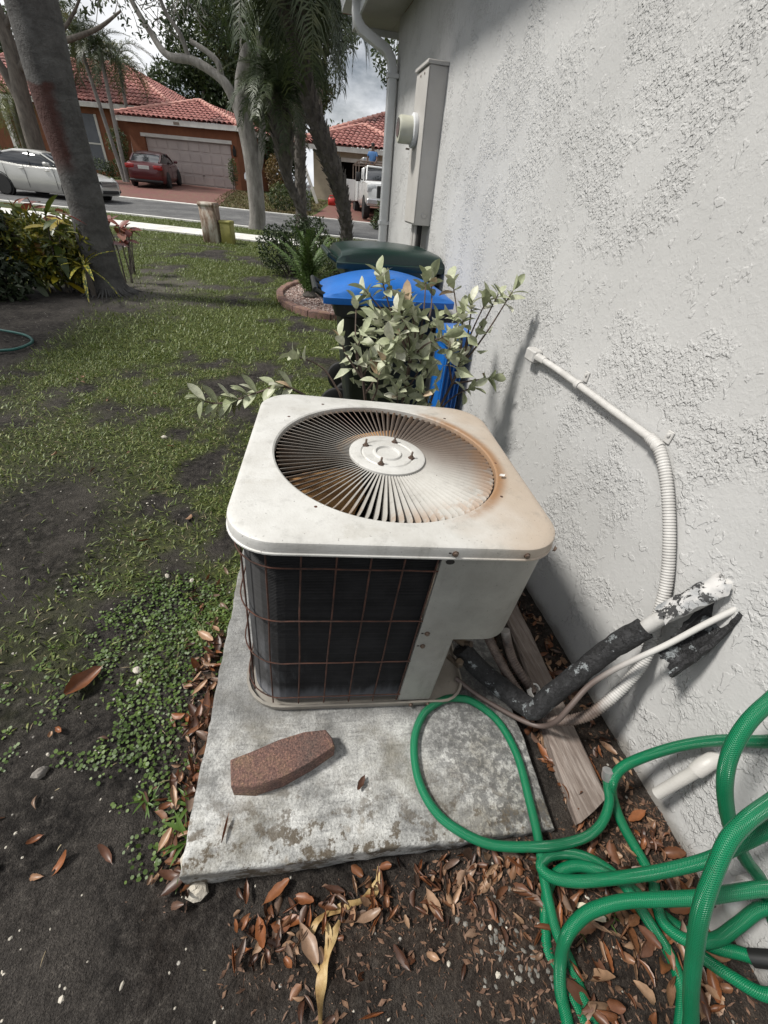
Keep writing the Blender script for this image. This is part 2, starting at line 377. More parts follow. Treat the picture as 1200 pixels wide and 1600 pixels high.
house = thing('house', 'grey textured stucco house wall with eave and downspout beside the air conditioner', 'house', HLOC, (0, 0, HROT))
b = MB(); b.box(WX, WX+.2, -4.5, WY, -.2, 2.68); b.box(WX+.2, WX+9, WY-.2, WY, -.2, 2.68); b.build('wall', m_wall, house, 0)
b = MB(); b.box(WX-.36, WX-.002, -4.8, WY+.36, 2.683, 2.73); b.box(WX, WX+9, WY+.002, WY+.36, 2.683, 2.73); b.build('soffit', m_soff, house, 0)
b = MB(); b.box(WX-.38, WX-.362, -4.8, WY+.38, 2.64, 2.86); b.box(WX-.362, WX+9, WY+.362, WY+.38, 2.64, 2.86); b.build('fascia', m_trim, house, 0)
b = MB(); b.add([(WX-.46, -4.8, 2.76), (WX+4, -4.8, 4.4), (WX+4, WY-4, 4.4), (WX-.46, WY+.46, 2.76), (WX+9, WY+.46, 2.76), (WX+9, WY-4, 4.4),
               (WX-.46, -4.8, 2.88), (WX+4, -4.8, 4.54), (WX+4, WY-4, 4.54), (WX-.46, WY+.46, 2.88), (WX+9, WY+.46, 2.88), (WX+9, WY-4, 4.54)],
              [(6, 7, 8, 9), (9, 8, 11, 10), (0, 3, 2, 1), (3, 4, 5, 2), (0, 6, 9, 3), (3, 9, 10, 4)]); b.build('roof', pm('roof_red', (.30, .09, .06)), house, 0)
b = MB(); gp = [(WX-.47, 2.88), (WX-.50, 2.84), (WX-.48, 2.78), (WX-.48, 2.745), (WX-.385, 2.745), (WX-.385, 2.88)]
b.loft([[(x, y, z) for x, z in gp] for y in (-4.8, WY+.37)]); b.build('gutter', m_trim, house, 30)
b = MB()
def dsring(c, w, d, ang):
    ca, sa = math.cos(ang), math.sin(ang)
    o = []
    for (px, py) in rrect(w/2, d/2, .012, 2): o.append((c[0]+px*ca, c[1]+py, c[2]+px*sa))
    return o
path = [((WX-.40, 4.25, 2.75), 0), ((WX-.40, 4.25, 2.66), 0), ((WX-.39, 4.25, 2.61), .35), ((WX-.35, 4.25, 2.565), .8), ((WX-.13, 4.25, 2.475), .85), ((WX-.075, 4.25, 2.42), .5), ((WX-.058, 4.25, 2.35), 0), ((WX-.058, 4.25, .05), 0)]
rings = [dsring(c, .075, .095, a) for c, a in path]
b.loft(rings); ds = b.build('downspout', m_trim, house, 40)
for zz in (2.30, 1.2, .35):
    b = MB(); b.box(WX-.105, WX-.003, 4.195, 4.305, zz, zz+.03); b.build('bracket', m_trim, ds, 0)

# ------------------------------------------------------------------ concrete pad and the air conditioner (both share the pad's slight tilt)
TILT = (-.01146, .06042, -.10662); O_AC = Vector((0, 0, .09))
RM = Matrix.Rotation(TILT[2], 3, 'Z') @ Matrix.Rotation(TILT[1], 3, 'Y') @ Matrix.Rotation(TILT[0], 3, 'X')
def L2W(x, y, z): return RM @ Vector((x, y, z)) + O_AC
m_slab, t, p = newmat('weathered_concrete'); v = vec(t)
c = ramp(t, noise(t, v, 9, 8, .75), [(.30, (.11, .11, .107)), (.44, (.29, .29, .282)), (.60, (.54, .54, .525))])
stre = noise(t, vec(t, 'Object', (1.2, 9, 1)), 7, 6, .7); c = mixc(t, fr(t, stre, .50, .74, 0, .7), c, (.12, .12, .122))
fine = ramp(t, noise(t, v, 150, 4, .75), [(.30, (.35, .35, .35)), (.5, (1, 1, 1)), (.7, (1.18, 1.18, 1.17))]); c = mixc(t, .8, c, fine, 'MULTIPLY')
sy = N(t, 'ShaderNodeSeparateXYZ'); t.links.new(v, sy.inputs[0])
edge = fr(t, math2(t, 'ADD', sy.outputs[1], math2(t, 'MULTIPLY', noise(t, v, 6, 3), .25)), -.42, -.66)
c = mixc(t, fr(t, noise(t, v, 3.5, 6, .7), .42, .68, 0, .6), c, (.19, .17, .125)); sp = fr(t, noise(t, v, 17, 7, .72), .505, .58); c = mixc(t, math2(t, 'MULTIPLY', math2(t, 'MULTIPLY', sp, edge), .9), c, (.085, .065, .042))
rs = fr(t, noise(t, v, 8, 4, .6), .62, .70); c = mixc(t, math2(t, 'MULTIPLY', rs, math2(t, 'MULTIPLY', edge, .5)), c, (.13, .085, .03))
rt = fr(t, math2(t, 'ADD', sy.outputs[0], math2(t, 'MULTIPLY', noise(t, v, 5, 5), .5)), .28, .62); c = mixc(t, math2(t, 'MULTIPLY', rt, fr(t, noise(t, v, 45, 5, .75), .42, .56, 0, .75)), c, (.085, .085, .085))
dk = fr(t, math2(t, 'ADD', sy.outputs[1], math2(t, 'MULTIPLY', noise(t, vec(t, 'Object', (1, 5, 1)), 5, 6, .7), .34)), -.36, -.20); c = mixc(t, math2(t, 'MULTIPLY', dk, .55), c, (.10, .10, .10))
nzz = N(t, 'ShaderNodeNewGeometry'); 
t.links.new(c, p.inputs['Base Color']); p.inputs['Roughness'].default_value = .9; p.inputs['Specular IOR Level'].default_value = .25
bump(t, p, math2(t, 'ADD', noise(t, v, 130, 4, .7), math2(t, 'MULTIPLY', noise(t, v, 25, 4), .6)), .006)
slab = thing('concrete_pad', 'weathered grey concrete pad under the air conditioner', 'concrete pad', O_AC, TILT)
sp0 = [(-.500, -.802), (.515, -.780), (.525, .46), (-.535, .46)]
ol = []
for i in range(4):
    a, bb = Vector(sp0[i]), Vector(sp0[(i+1) % 4]); n = 60
    d = (bb-a); nr = Vector((-d.y, d.x)).normalized()
    for k in range(n):
        q = a+d*(k/n); w = (vnoise(q.x*38, q.y*38, 3)-.5)*.006+(vnoise(q.x*9, q.y*9, 4)-.5)*.007; q = q+nr*w; ol.append((q.x, q.y))
def inset(P, d, z):
    n = len(P); o = []
    for i in range(n):
        a = Vector(P[i-1]); c_ = Vector(P[(i+1) % n]); tt = (c_-a).normalized(); q = Vector(P[i])+Vector((-tt.y, tt.x))*d; o.append((q.x, q.y, z))
    return o
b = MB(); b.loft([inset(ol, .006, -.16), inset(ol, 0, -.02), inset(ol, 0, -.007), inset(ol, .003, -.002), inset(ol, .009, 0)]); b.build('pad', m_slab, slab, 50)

AC = thing('air_conditioner', 'old beige air conditioner condenser with round louvred top and rusty coil guard', 'air conditioner', O_AC, TILT)
h, H = .4144, .7526
# painted sheet metal with rust and grime, mapped in the unit's own space
def paint(name, base, warm, rust=1.0, dirty=.5):
    m, t, p = newmat(name); v = vec(t, 'Object', ob=AC)
    c = ramp(t, noise(t, v, 7, 7, .65), [(.3, warm), (.62, base)])
    sx = N(t, 'ShaderNodeSeparateXYZ'); t.links.new(v, sx.inputs[0])
    # warm staining gathers on the wall side of the lid
    side = fr(t, math2(t, 'ADD', sx.outputs[0], math2(t, 'MULTIPLY', noise(t, v, 6, 4), .35)), .24, .56)
    c = mixc(t, math2(t, 'MULTIPLY', side, .55*rust), c, (.36, .27, .19))
    rd = math2(t, 'POWER', math2(t, 'ADD', math2(t, 'POWER', sx.outputs[0], 2.), math2(t, 'POWER', sx.outputs[1], 2.)), .5)
    rim_ = math2(t, 'MULTIPLY', fr(t, math2(t, 'ABSOLUTE', math2(t, 'SUBTRACT', rd, .345)), .035, .0), fr(t, math2(t, 'ADD', sx.outputs[0], math2(t, 'MULTIPLY', noise(t, v, 16, 5, .7), .30)), .26, .42)); c = mixc(t, math2(t, 'MULTIPLY', rim_, .75*rust), c, (.25, .13, .055))
    smr = fr(t, noise(t, vec(t, 'Object', (1, 2.2, 1), ob=AC), 5, 7, .75), .56, .68, 0, .35); c = mixc(t, smr, c, (.34, .32, .28))
    spots = fr(t, noise(t, v, 120, 3, .6), .66, .72); c = mixc(t, math2(t, 'MULTIPLY', spots, .6), c, (.10, .09, .08))
    g1 = fr(t, noise(t, vec(t, 'Object', (1, 1, .25), ob=AC), 16, 5, .7), .52, .72, 0, dirty); c = mixc(t, g1, c, (.16, .155, .14))
    t.links.new(c, p.inputs['Base Color']); p.inputs['Roughness'].default_value = .48
    bump(t, p, noise(t, v, 160, 2), .0006); return m, t, p, c, v
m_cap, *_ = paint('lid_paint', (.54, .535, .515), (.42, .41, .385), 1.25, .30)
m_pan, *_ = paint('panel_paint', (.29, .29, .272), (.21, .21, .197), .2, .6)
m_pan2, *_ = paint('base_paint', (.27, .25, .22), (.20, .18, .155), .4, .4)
m_slat, t, p, c, v = paint('louvre_paint', (.40, .39, .365), (.29, .275, .25), .3, .35)
sx = N(t, 'ShaderNodeSeparateXYZ'); t.links.new(v, sx.inputs[0])
# rust bloom over the wall-side rear sector, outer ends and scattered rims
rad = math2(t, 'POWER', math2(t, 'ADD', math2(t, 'POWER', sx.outputs[0], 2.), math2(t, 'POWER', sx.outputs[1], 2.)), .5)
ax_ = math2(t, 'ADD', math2(t, 'MULTIPLY', sx.outputs[0], .55), math2(t, 'MULTIPLY', sx.outputs[1], .84))
f1 = fr(t, math2(t, 'ADD', ax_, math2(t, 'MULTIPLY', noise(t, v, 7, 4), .14)), .04, .26)
f2 = math2(t, 'MULTIPLY', fr(t, rad, .24, .33), fr(t, noise(t, v, 14, 5, .7), .42, .56))
f3 = fr(t, math2(t, 'MULTIPLY', sx.outputs[0], -1.), .0, .25, 0, .55)
c = mixc(t, math2(t, 'MULTIPLY', f1, .80), c, (.12, .075, .052)); c = mixc(t, math2(t, 'MULTIPLY', f2, .55), c, (.24, .12, .045)); c = mixc(t, f3, c, (.11, .085, .068))
t.links.new(c, p.inputs['Base Color']); p.inputs['Roughness'].default_value = .6
m_rust = pm('rust', (.085, .034, .022), (.03, .016, .012), 25, .9, .002)
m_dark = pm('dark_interior', (.012, .012, .012), (.02, .018, .016), 20, .9)
m_steel = pm('dull_steel', (.22, .19, .17), (.12, .07, .045), 60, .5, metal=.6)

def outline(hh, r, n=10): return rrect(hh, hh, r, n)
def polar_sq(a, hh, r):
    """distance from centre to a rounded square in direction a"""
    ca, sa = abs(math.cos(a)), abs(math.sin(a)); d = min(hh/ca if ca > 1e-6 else 9, hh/sa if sa > 1e-6 else 9)
    x, y = d*ca, d*sa; q = hh-r
    if x > q and y > q:
        B = q*(ca+sa); Cc = 2*q*q-r*r; d = B+math.sqrt(max(B*B-Cc, 0))
    return d
RG = .335; NA = 192
b = MB(); rings = []
angs = [2*PI*k/NA for k in range(NA)]
def ringat(fn): return [(fn(a)[0]*math.cos(a), fn(a)[0]*math.sin(a), fn(a)[1]) for a in angs]
rings.append(ringat(lambda a: (RG, H-.012))); rings.append(ringat(lambda a: (RG+.001, H+.004))); rings.append(ringat(lambda a: (RG+.006, H+.007)))
for f, dz in ((.3, .006), (.6, .004), (.9, .0015)):
    rings.append(ringat(lambda a, f=f, dz=dz: (RG+.006+(polar_sq(a, h-.008, .115)-RG-.006)*f, H+dz)))
rings.append(ringat(lambda a: (polar_sq(a, h-.006, .118), H))); rings.append(ringat(lambda a: (polar_sq(a, h-.0015, .12), H-.003))); rings.append(ringat(lambda a: (polar_sq(a, h, .12), H-.009)))
rings.append(ringat(lambda a: (polar_sq(a, h, .12), H-.031))); rings.append(ringat(lambda a: (polar_sq(a, h+.003, .123), H-.033))); rings.append(ringat(lambda a: (polar_sq(a, h+.003, .123), H-.037)))
rings.append(ringat(lambda a: (polar_sq(a, h-.012, .11), H-.037)))
b.loft(rings, cap=False); cap = b.build('lid', m_cap, AC, 30)
# hub plate with stamped ring
b = MB(); b.lathe([(.117, H-.006), (.117, H+.003), (.112, H+.005), (.083, H+.005), (.079, H+.0015), (.075, H+.005), (.046, H+.005), (.042, H+.010), (.037, H+.010), (.033, H+.004), (.0, H+.004)], 48, cap=False)
hub = b.build('hub_plate', m_cap, AC, 30)
for (x, y) in ((-.064, .041), (.032, .076), (.072, -.020), (-.027, -.066)):
    b = MB(); b.lathe([(.0085, H+.005), (.0085, H+.0065), (.006, H+.0065), (.006, H+.012), (.0033, H+.012), (.0033, H+.026), (.002, H+.027)], 8, (x, y, 0)); b.build('stud', m_steel, AC, 30)
    b = MB(); b.lathe([(.0105, H+.0052), (.0104, H+.0058)], 10, (x, y, 0)); b.build('rust_washer', m_rust, hub, 30)
# louvre slats: thin twisted blades, shared mesh
NS = 92; pitch = 2*PI/NS
b = MB(); sl_r = [.114, .13, .18, .24, .30, .322, .331]
up, dn = [], []
for i, r in enumerate(sl_r):
    w = r*pitch*(1.08 if r < .32 else (.85 if r < .33 else .35)); tl = math.radians(46+6*(r-.114)/.21)
    cy, cz = math.cos(tl)*w/2, math.sin(tl)*w/2
    zc = H-.004-.0*r
    up.append((r, cy, zc+cz*.55)); dn.append((r, -cy, zc-cz*1.45))
th = .0008
rings = []
for u_, d_ in zip(up, dn):
    mid = (u_[0], (u_[1]+d_[1])/2-.0012, (u_[2]+d_[2])/2+.0008)
    rings.append([u_, (mid[0], mid[1]-th*.4, mid[2]+th*.4), d_, (d_[0], d_[1]+th, d_[2]-th), (mid[0], mid[1]+th, mid[2]-th), (u_[0], u_[1]+th, u_[2]-th)])
b.loft(rings); slat_me = b.mesh('louvre_slat', m_slat, 30)
for k in range(NS): obj('louvre_slat', slat_me, AC, rot=(0, 0, k*pitch))
# motor and fan underneath
b = MB(); b.lathe([(.0, H-.008), (.074, H-.010), (.078, H-.02), (.078, H-.14), (.066, H-.155), (.012, H-.157), (.012, H-.19), (.04, H-.19), (.04, H-.21), (0, H-.21)], 24, cap=False); b.build('fan_motor', m_dark, AC, 30)
m_fan = pm('fan_blade', (.55, .31, .12), (.30, .16, .07), 14, .6)
for k in range(3):
    a0 = math.radians(205+120*k); b = MB(); V = []; nr_, nt_ = 6, 8
    for i in range(nr_+1):
        r = .045+(.30-.045)*i/nr_; wA = .40+.50*math.sin(min(1, i/nr_*1.1)*PI*.62)
        for j in range(nt_+1):
            s_ = j/nt_-.5; a = a0+wA*s_+.25*i/nr_; V.append((r*math.cos(a), r*math.sin(a), H-.085-.045*s_*2*(1-.35*i/nr_)))
    b.add(V, [(i*(nt_+1)+j, i*(nt_+1)+j+1, (i+1)*(nt_+1)+j+1, (i+1)*(nt_+1)+j) for i in range(nr_) for j in range(nt_)]); b.build('fan_blade', m_fan, AC, 60)
# body path (anticlockwise seen from above would hide the corner): front-left .. back .. right
def bodypath(hh, r, n=8, x0=.094, yend=-.02):
    o = []
    for x in np.linspace(x0, -(hh-r), 12)[:-1]: o.append((x, -hh))
    for k in range(n+1): a = math.radians(270-90*k/n); o.append((-(hh-r)+r*math.cos(a), -(hh-r)+r*math.sin(a)))
    for y in np.linspace(-(hh-r), hh-r, 14)[1:-1]: o.append((-hh, y))
    for k in range(n+1): a = math.radians(180-90*k/n); o.append((-(hh-r)+r*math.cos(a), (hh-r)+r*math.sin(a)))
    for x in np.linspace(-(hh-r), hh-r, 14)[1:-1]: o.append((x, hh))
    for k in range(n+1): a = math.radians(90-90*k/n); o.append(((hh-r)+r*math.cos(a), (hh-r)+r*math.sin(a)))
    for y in np.linspace(hh-r, yend, 6)[1:]: o.append((hh, y))
    return o
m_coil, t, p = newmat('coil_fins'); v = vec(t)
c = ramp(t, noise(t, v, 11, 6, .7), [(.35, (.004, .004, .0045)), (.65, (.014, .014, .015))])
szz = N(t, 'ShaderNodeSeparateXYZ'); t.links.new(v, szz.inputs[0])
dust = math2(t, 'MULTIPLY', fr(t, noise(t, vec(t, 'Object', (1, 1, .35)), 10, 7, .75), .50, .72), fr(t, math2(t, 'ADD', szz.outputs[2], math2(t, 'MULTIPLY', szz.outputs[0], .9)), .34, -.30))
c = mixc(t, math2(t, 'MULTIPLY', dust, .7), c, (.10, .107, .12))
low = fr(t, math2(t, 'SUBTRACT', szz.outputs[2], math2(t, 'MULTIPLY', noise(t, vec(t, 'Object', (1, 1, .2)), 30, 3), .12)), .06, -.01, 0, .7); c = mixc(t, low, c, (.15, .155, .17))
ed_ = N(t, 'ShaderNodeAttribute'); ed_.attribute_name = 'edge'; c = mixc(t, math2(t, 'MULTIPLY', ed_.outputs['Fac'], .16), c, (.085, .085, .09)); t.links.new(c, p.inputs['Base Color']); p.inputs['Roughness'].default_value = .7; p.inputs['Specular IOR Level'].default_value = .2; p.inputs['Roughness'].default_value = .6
cp = bodypath(.383, .105); zs = []
z = .036
while z < .712: zs += [(z, 0), (z+.0026, .0042), (z+.0034, .0042)]; z += .0056
zs.append((z, 0)); V = []; ctr = Vector((0, 0))
nm = []
for i, (x, y) in enumerate(cp):
    a = Vector(cp[max(i-1, 0)]); c_ = Vector(cp[min(i+1, len(cp)-1)]); tt = (c_-a).normalized(); nm.append(Vector((-tt.y, tt.x))*-1)
nm = [n_ if n_.dot(Vector(q)) > 0 else -n_ for n_, q in zip(nm, cp)]
ea = []
for z, d in zs:
    kf = (.45+.75*random.random()) if d else 0
    for (x, y), n_ in zip(cp, nm): V.append((x+n_.x*d, y+n_.y*d, z)); ea.append(kf*(.7+.3*random.random()))
n = len(cp); F = [(i*n+j, i*n+j+1, (i+1)*n+j+1, (i+1)*n+j) for i in range(len(zs)-1) for j in range(n-1)]
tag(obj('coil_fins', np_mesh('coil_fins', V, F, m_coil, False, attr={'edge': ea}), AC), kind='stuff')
# rusty wire guard
def along(path, s):
    d = 0
    for i in range(len(path)-1):
        l = math.dist(path[i], path[i+1])
        if d+l >= s: f = (s-d)/l; return (path[i][0]+(path[i+1][0]-path[i][0])*f, path[i][1]+(path[i+1][1]-path[i][1])*f)
        d += l
    return path[-1]
gp_ = bodypath(.400, .115); tot = sum(math.dist(gp_[i], gp_[i+1]) for i in range(len(gp_)-1)); s_ = .006
while s_ < tot:
    x, y = along(gp_, s_); b = MB(); jx = random.uniform(-.0025, .0025)
    b.tube([(x*.998, y*.998, .035), (x+jx, y, .3), (x-jx, y, .5), (x, y, .712)], .0024, 6); b.build('guard_wire', m_rust, AC, 60); s_ += .0815
for z in (.663, .467, .272, .081):
    q = bodypath(.4045, .118); b = MB(); b.tube([(x, y, z+random.uniform(-.0012, .0012)) for x, y in q], .0022, 5); b.build('guard_wire', m_rust, AC, 60)
# corner panel (upper) and recessed service panel below it
def corner_sheet(x0, hh, r, yend, n=10):
    o = [(x0, -hh), (x0+.08, -hh)]
    for k in range(n+1): a = math.radians(-90+90*k/n); o.append(((hh-r)+r*math.cos(a), -(hh-r)+r*math.sin(a)))
    o.append((hh, yend)); return o
q = corner_sheet(.096, .402, .105, .02); qi = corner_sheet(.096, .394, .098, .02)
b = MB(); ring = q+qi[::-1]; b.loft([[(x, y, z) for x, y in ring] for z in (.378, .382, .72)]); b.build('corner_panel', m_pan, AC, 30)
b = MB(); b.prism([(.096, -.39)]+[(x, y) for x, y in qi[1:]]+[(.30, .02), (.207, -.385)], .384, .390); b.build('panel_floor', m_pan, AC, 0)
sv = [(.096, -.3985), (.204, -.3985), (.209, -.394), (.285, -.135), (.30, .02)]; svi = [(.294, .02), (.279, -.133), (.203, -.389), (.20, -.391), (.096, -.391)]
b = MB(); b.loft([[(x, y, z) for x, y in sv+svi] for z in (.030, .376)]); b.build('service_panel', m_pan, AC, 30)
# base pan
pan = [(.25, -.404)]+[(.25+.09*math.sin(math.radians(a)), -.314-.09*math.cos(math.radians(a))) for a in range(15, 91, 15)]+[(.34, .02), (.404, .10)]+[(.284+.12*math.cos(math.radians(a)), .284+.12*math.sin(math.radians(a))) for a in range(0, 91, 15)]+[(-.284+.12*math.cos(math.radians(a)), .284+.12*math.sin(math.radians(a))) for a in range(90, 181, 15)]+[(-.289+.123*math.cos(math.radians(a)), -.281+.123*math.sin(math.radians(a))) for a in range(180, 271, 15)]
def sc2(P, k): return [(x*k, y*k) for x, y in P]
b = MB(); b.loft([[(x, y, .001) for x, y in sc2(pan, 1.0)], [(x, y, .026) for x, y in sc2(pan, 1.012)], [(x, y, .029) for x, y in sc2(pan, 1.012)], [(x, y, .029) for x, y in sc2(pan, .995)], [(x, y, .014) for x, y in sc2(pan, .985)]]); b.build('base_pan', m_pan2, AC, 30)
def screw(loc, n, par=AC):
    b = MB(); q = Vector(n).to_track_quat('Z', 'Y')
    b.lathe([(.0085, 0), (.0085, .0015), (.0062, .0018), (.0062, .006), (.004, .0068)], 8); o = b.build('screw', m_steel, par, 30); o.location = loc; o.rotation_euler = q.to_euler()
for l in ((.118, -h, .733), (-.352, -.391, .733), (.385, -.385, .733), (.30, -h, .733)): screw(l, Vector((0, -1, 0)) if abs(l[0]) < .31 else Vector((l[0], l[1], 0)))
screw((.119, -.402, .408), (0, -1, 0)); screw((.119, -.3985, .343), (0, -1, 0)); screw((.20, -.4085, .018), (0, -1, 0)); screw((.14, -.409, .018), (0, -1, 0))
b = MB()
for (x, z) in ((.112, .7345), (.112, .4085), (.112, .3435)): b.box(x-.010, x-.004, -h-.0012 if z > .7 else -.4032 if z > .4 else -.3997, -.39, z-.0018, z+.0018)
b.build('screw_slot', m_dark, AC, 0)
b = MB(); b.lathe([(.011, 0), (.011, .002), (.004, .004)], 14); o = b.build('plug', m_dark, AC, 30); o.location = (.118, -.402, .694); o.rotation_euler = (PI/2, 0, 0); o.scale = (1, .7, 1)
for (x, y) in ((.30, -.205), (-.21, -.29), (.25, .29), (-.20, .325), (-.31, .20), (.345, -.02)):
    b = MB(); b.lathe([(.0055, H+.003), (.0055, H+.0062), (.003, H+.0072)], 8, (x, y, 0)); b.build('lid_screw', m_rust, AC, 30)
# service valves in the notch
m_brass = pm('old_brass', (.16, .12, .08), (.09, .07, .06), 30, .5, metal=.5)
b = MB(); b.tube([(.295, -.20, .13), (.35, -.25, .13)], .014, 8); b.tube([(.345, -.245, .13), (.365, -.265, .15)], .011, 8); b.tube([(.29, -.27, .085), (.325, -.31, .085)], .010, 8); b.lathe([(.016, 0), (.016, .018), (.012, .022)], 6, (.318, -.31, .095)); b.build('service_valve', m_brass, AC, 40)

# brick-like paver lying on the pad
m_paver, t, p = newmat('red_paver'); v = vec(t)
c = ramp(t, noise(t, v, 9, 5, .7), [(.3, (.12, .09, .082)), (.5, (.20, .115, .098)), (.7, (.26, .18, .115))])
c = mixc(t, .9, c, ramp(t, noise(t, v, 190, 4, .75), [(.33, (.40, .38, .38)), (.5, (1, 1, 1)), (.64, (1.9, 1.8, 1.6))]), 'MULTIPLY')
t.links.new(c, p.inputs['Base Color']); p.inputs['Roughness'].default_value = .95; bump(t, p, noise(t, v, 150, 5, .75), .012)
b = MB(); top = [(-.418, -.568), (-.404, -.634), (-.345, -.640), (-.270, -.622), (-.190, -.585), (-.123, -.546), (-.131, -.520), (-.150, -.496), (-.215, -.500), (-.290, -.520), (-.360, -.548)]
bb = [(x*.99+.004-.004, y*1.0-.003) for x, y in top]
def grow(P, d):
    cx = sum(q[0] for q in P)/len(P); cy = sum(q[1] for q in P)/len(P); return [(x+(x-cx)*d, y+(y-cy)*d*2) for x, y in P]
b.loft([[(x, y, .001) for x, y in bb], [(x, y, .053) for x, y in top], [(x, y, .058) for x, y in grow(top, -.018)], [(x, y, .059) for x, y in grow(top, -.05)]])
pv = tag(b.build('paver', m_paver, None, 50), 'loose red-brown edging paver lying on the concrete pad', 'paver'); pv.location = O_AC; pv.rotation_euler = TILT

# ------------------------------------------------------------------ things on and beside the wall
m_box = pm('meter_box_paint', (.47, .455, .43), (.41, .395, .375), 6, .45, .0008, 150)
m_cond = pm('painted_conduit', (.50, .49, .475), (.40, .39, .375), 18, .6, .0008, 150)
mb = thing('electric_meter_box', 'tall grey electric meter box with round glass meter mounted on the house wall', 'meter box', HLOC, (0, 0, HROT))
x0, x1, y0, y1, z0, z1 = .694, WX+.002, 2.595, 2.91, 1.295, 2.155
b = MB(); b.bbox(x0+.006, x1, y0, y1, z0, z1-.02, .004); b.build('cabinet', m_box, mb, 30)
b = MB(); b.bbox(x0, x0+.0055, y0-.004, y1+.004, z0+.01, z1-.03, .0015); b.build('cover', m_box, mb, 30)
b = MB(); b.bbox(x0-.012, x1-.001, y0-.014, y1+.014, z1-.019, z1, .004); b.build('rain_hood', m_box, mb, 30)
ym, zm = 2.80, 1.835
b = MB(); b.lathe([(.092, x0-.002), (.095, x0-.010), (.095, x0-.028), (.086, x0-.034), (.078, x0-.035)], 32, (0, ym, zm), 'x'); b.build('meter_ring', m_trim, mb, 30)
b = MB(); b.lathe([(.077, x0-.030), (.077, x0-.115), (.070, x0-.128), (.02, x0-.131), (.0, x0-.131)], 32, (0, ym, zm), 'x', cap=False); b.build('meter', pm('meter_case', (.50, .50, .42), (.42, .42, .35), 9, .3), mb, 30)
b = MB(); b.lathe([(.052, x0-.1312), (.052, x0-.1335), (.0, x0-.1335)], 24, (0, ym, zm+.008), 'x', cap=False); b.build('meter_face', pm('meter_glass', (.05, .055, .06), (.12, .12, .12), 20, .12), mb, 30)
b = MB(); b.box(x0-.06, x0-.0355, ym-.012, ym+.012, zm-.105, zm-.096); b.build('seal', m_steel, mb, 0)
b = MB(); b.lathe([(.020, y0-.0005), (.020, y0-.004), (.016, y0-.005), (.012, y0-.005), (.010, y0-.003), (.004, y0-.003)], 20, (x0+.075, 0, z0+.065), 'y'); b.build('knockout', m_box, mb, 30)
b = MB()
for yy in (y0+.09, y0+.19): b.lathe([(.006, x0-.0005), (.006, x0-.004), (.003, x0-.005)], 8, (0, yy, z1-.05), 'x')
b.build('cover_screw', m_steel, mb, 30)
for yy in (2.66, 2.75, 2.84):
    b = MB(); b.tube([(x0+.07, yy, z0+.004), (x0+.07, yy, -.1)], .021, 10); b.build('riser_pipe', m_dark if yy < 2.7 else m_box, mb, 40)

# conduit clipped to the wall
cond = thing('electrical_conduit', 'white flexible electrical conduit strapped along the wall down to the unit', 'conduit')
CON = [(.60, .942), (.50, .966), (.374, .967), (.241, .965), (.006, .960), (-.154, .957), (-.204, .945), (-.262, .899), (-.324, .830), (-.390, .741), (-.449, .643)]
pts = [(wallx(y)-.024, y, z) for y, z in CON]+[(.79, -.494, .553), (.78, -.528, .476), (.765, -.556, .413), (.735, -.575, .341), (.685, -.592, .262), (.625, -.60, .196), (.56, -.575, .14), (.52, -.52, .115), (.49, -.44, .11), (.45, -.34, .16), (.40, -.25, .26), (.37, -.2, .39)]
sm = crom(pts[1:6], 6); b = MB(); b.tube(sm, .0125, 12); b.build('rigid_run', m_cond, cond, 40)
def ribbed(path, r, amp, pitch, n=12):
    P = [Vector(q) for q in path]; o = []; R = []; acc = 0; tot = sum((P[i+1]-P[i]).length for i in range(len(P)-1)); k = int(tot/(pitch/4)); d = 0; i = 0
    for j in range(k+1):
        s = tot*j/k
        while i < len(P)-2 and d+(P[i+1]-P[i]).length < s: d += (P[i+1]-P[i]).length; i += 1
        l = (P[i+1]-P[i]).length; o.append(P[i].lerp(P[i+1], min(1, (s-d)/l))); R.append(r+amp*(1 if j % 4 in (0, 1) else -1))
    b = MB(); b.tube(o, R, n); return b
m_flex, t, p = newmat('flex_conduit'); v = wpos(t); sz_ = N(t, 'ShaderNodeSeparateXYZ'); t.links.new(v, sz_.inputs[0])
c = ramp(t, noise(t, v, 20, 5), [(.3, (.40, .39, .375)), (.7, (.50, .49, .475))]); dz_ = fr(t, math2(t, 'ADD', sz_.outputs[2], math2(t, 'MULTIPLY', noise(t, v, 12, 4), .10)), .36, .27)
c = mixc(t, dz_, c, ramp(t, noise(t, v, 30, 5), [(.3, (.055, .04, .035)), (.7, (.16, .12, .10))])); t.links.new(c, p.inputs['Base Color']); p.inputs['Roughness'].default_value = .6
ribbed(crom(pts[5:], 10), .0165, .0011, .0085).build('flexible_run', m_flex, cond, 60)
yy = .60; b = MB(); b.bbox(wallx(yy)-.045, wallx(yy)-.001, yy-.035, yy+.04, .935, .985, .006); b.tube([(wallx(yy)-.024, yy+.02, .96), (wallx(yy)-.024, .50, .9655)], .0165, 12); b.build('elbow_fitting', m_cond, cond, 30)
for (yy, zz, ang) in ((.241, .965, 0), (-.195, .949, .35)):
    b = MB(); x = wallx(yy)
    b.lathe([(.0165, -.011), (.0178, -.008), (.0178, .008), (.0165, .011)], 14, (x-.024, yy, zz), 'y'); b.bbox(x-.006, x-.0008, yy-.012, yy+.012, zz+.012, zz+.05, .002); b.lathe([(.006, x-.006), (.006, x-.011), (.004, x-.012)], 8, (0, yy, zz+.038), 'x'); o = b.build('strap', m_cond, cond, 30)

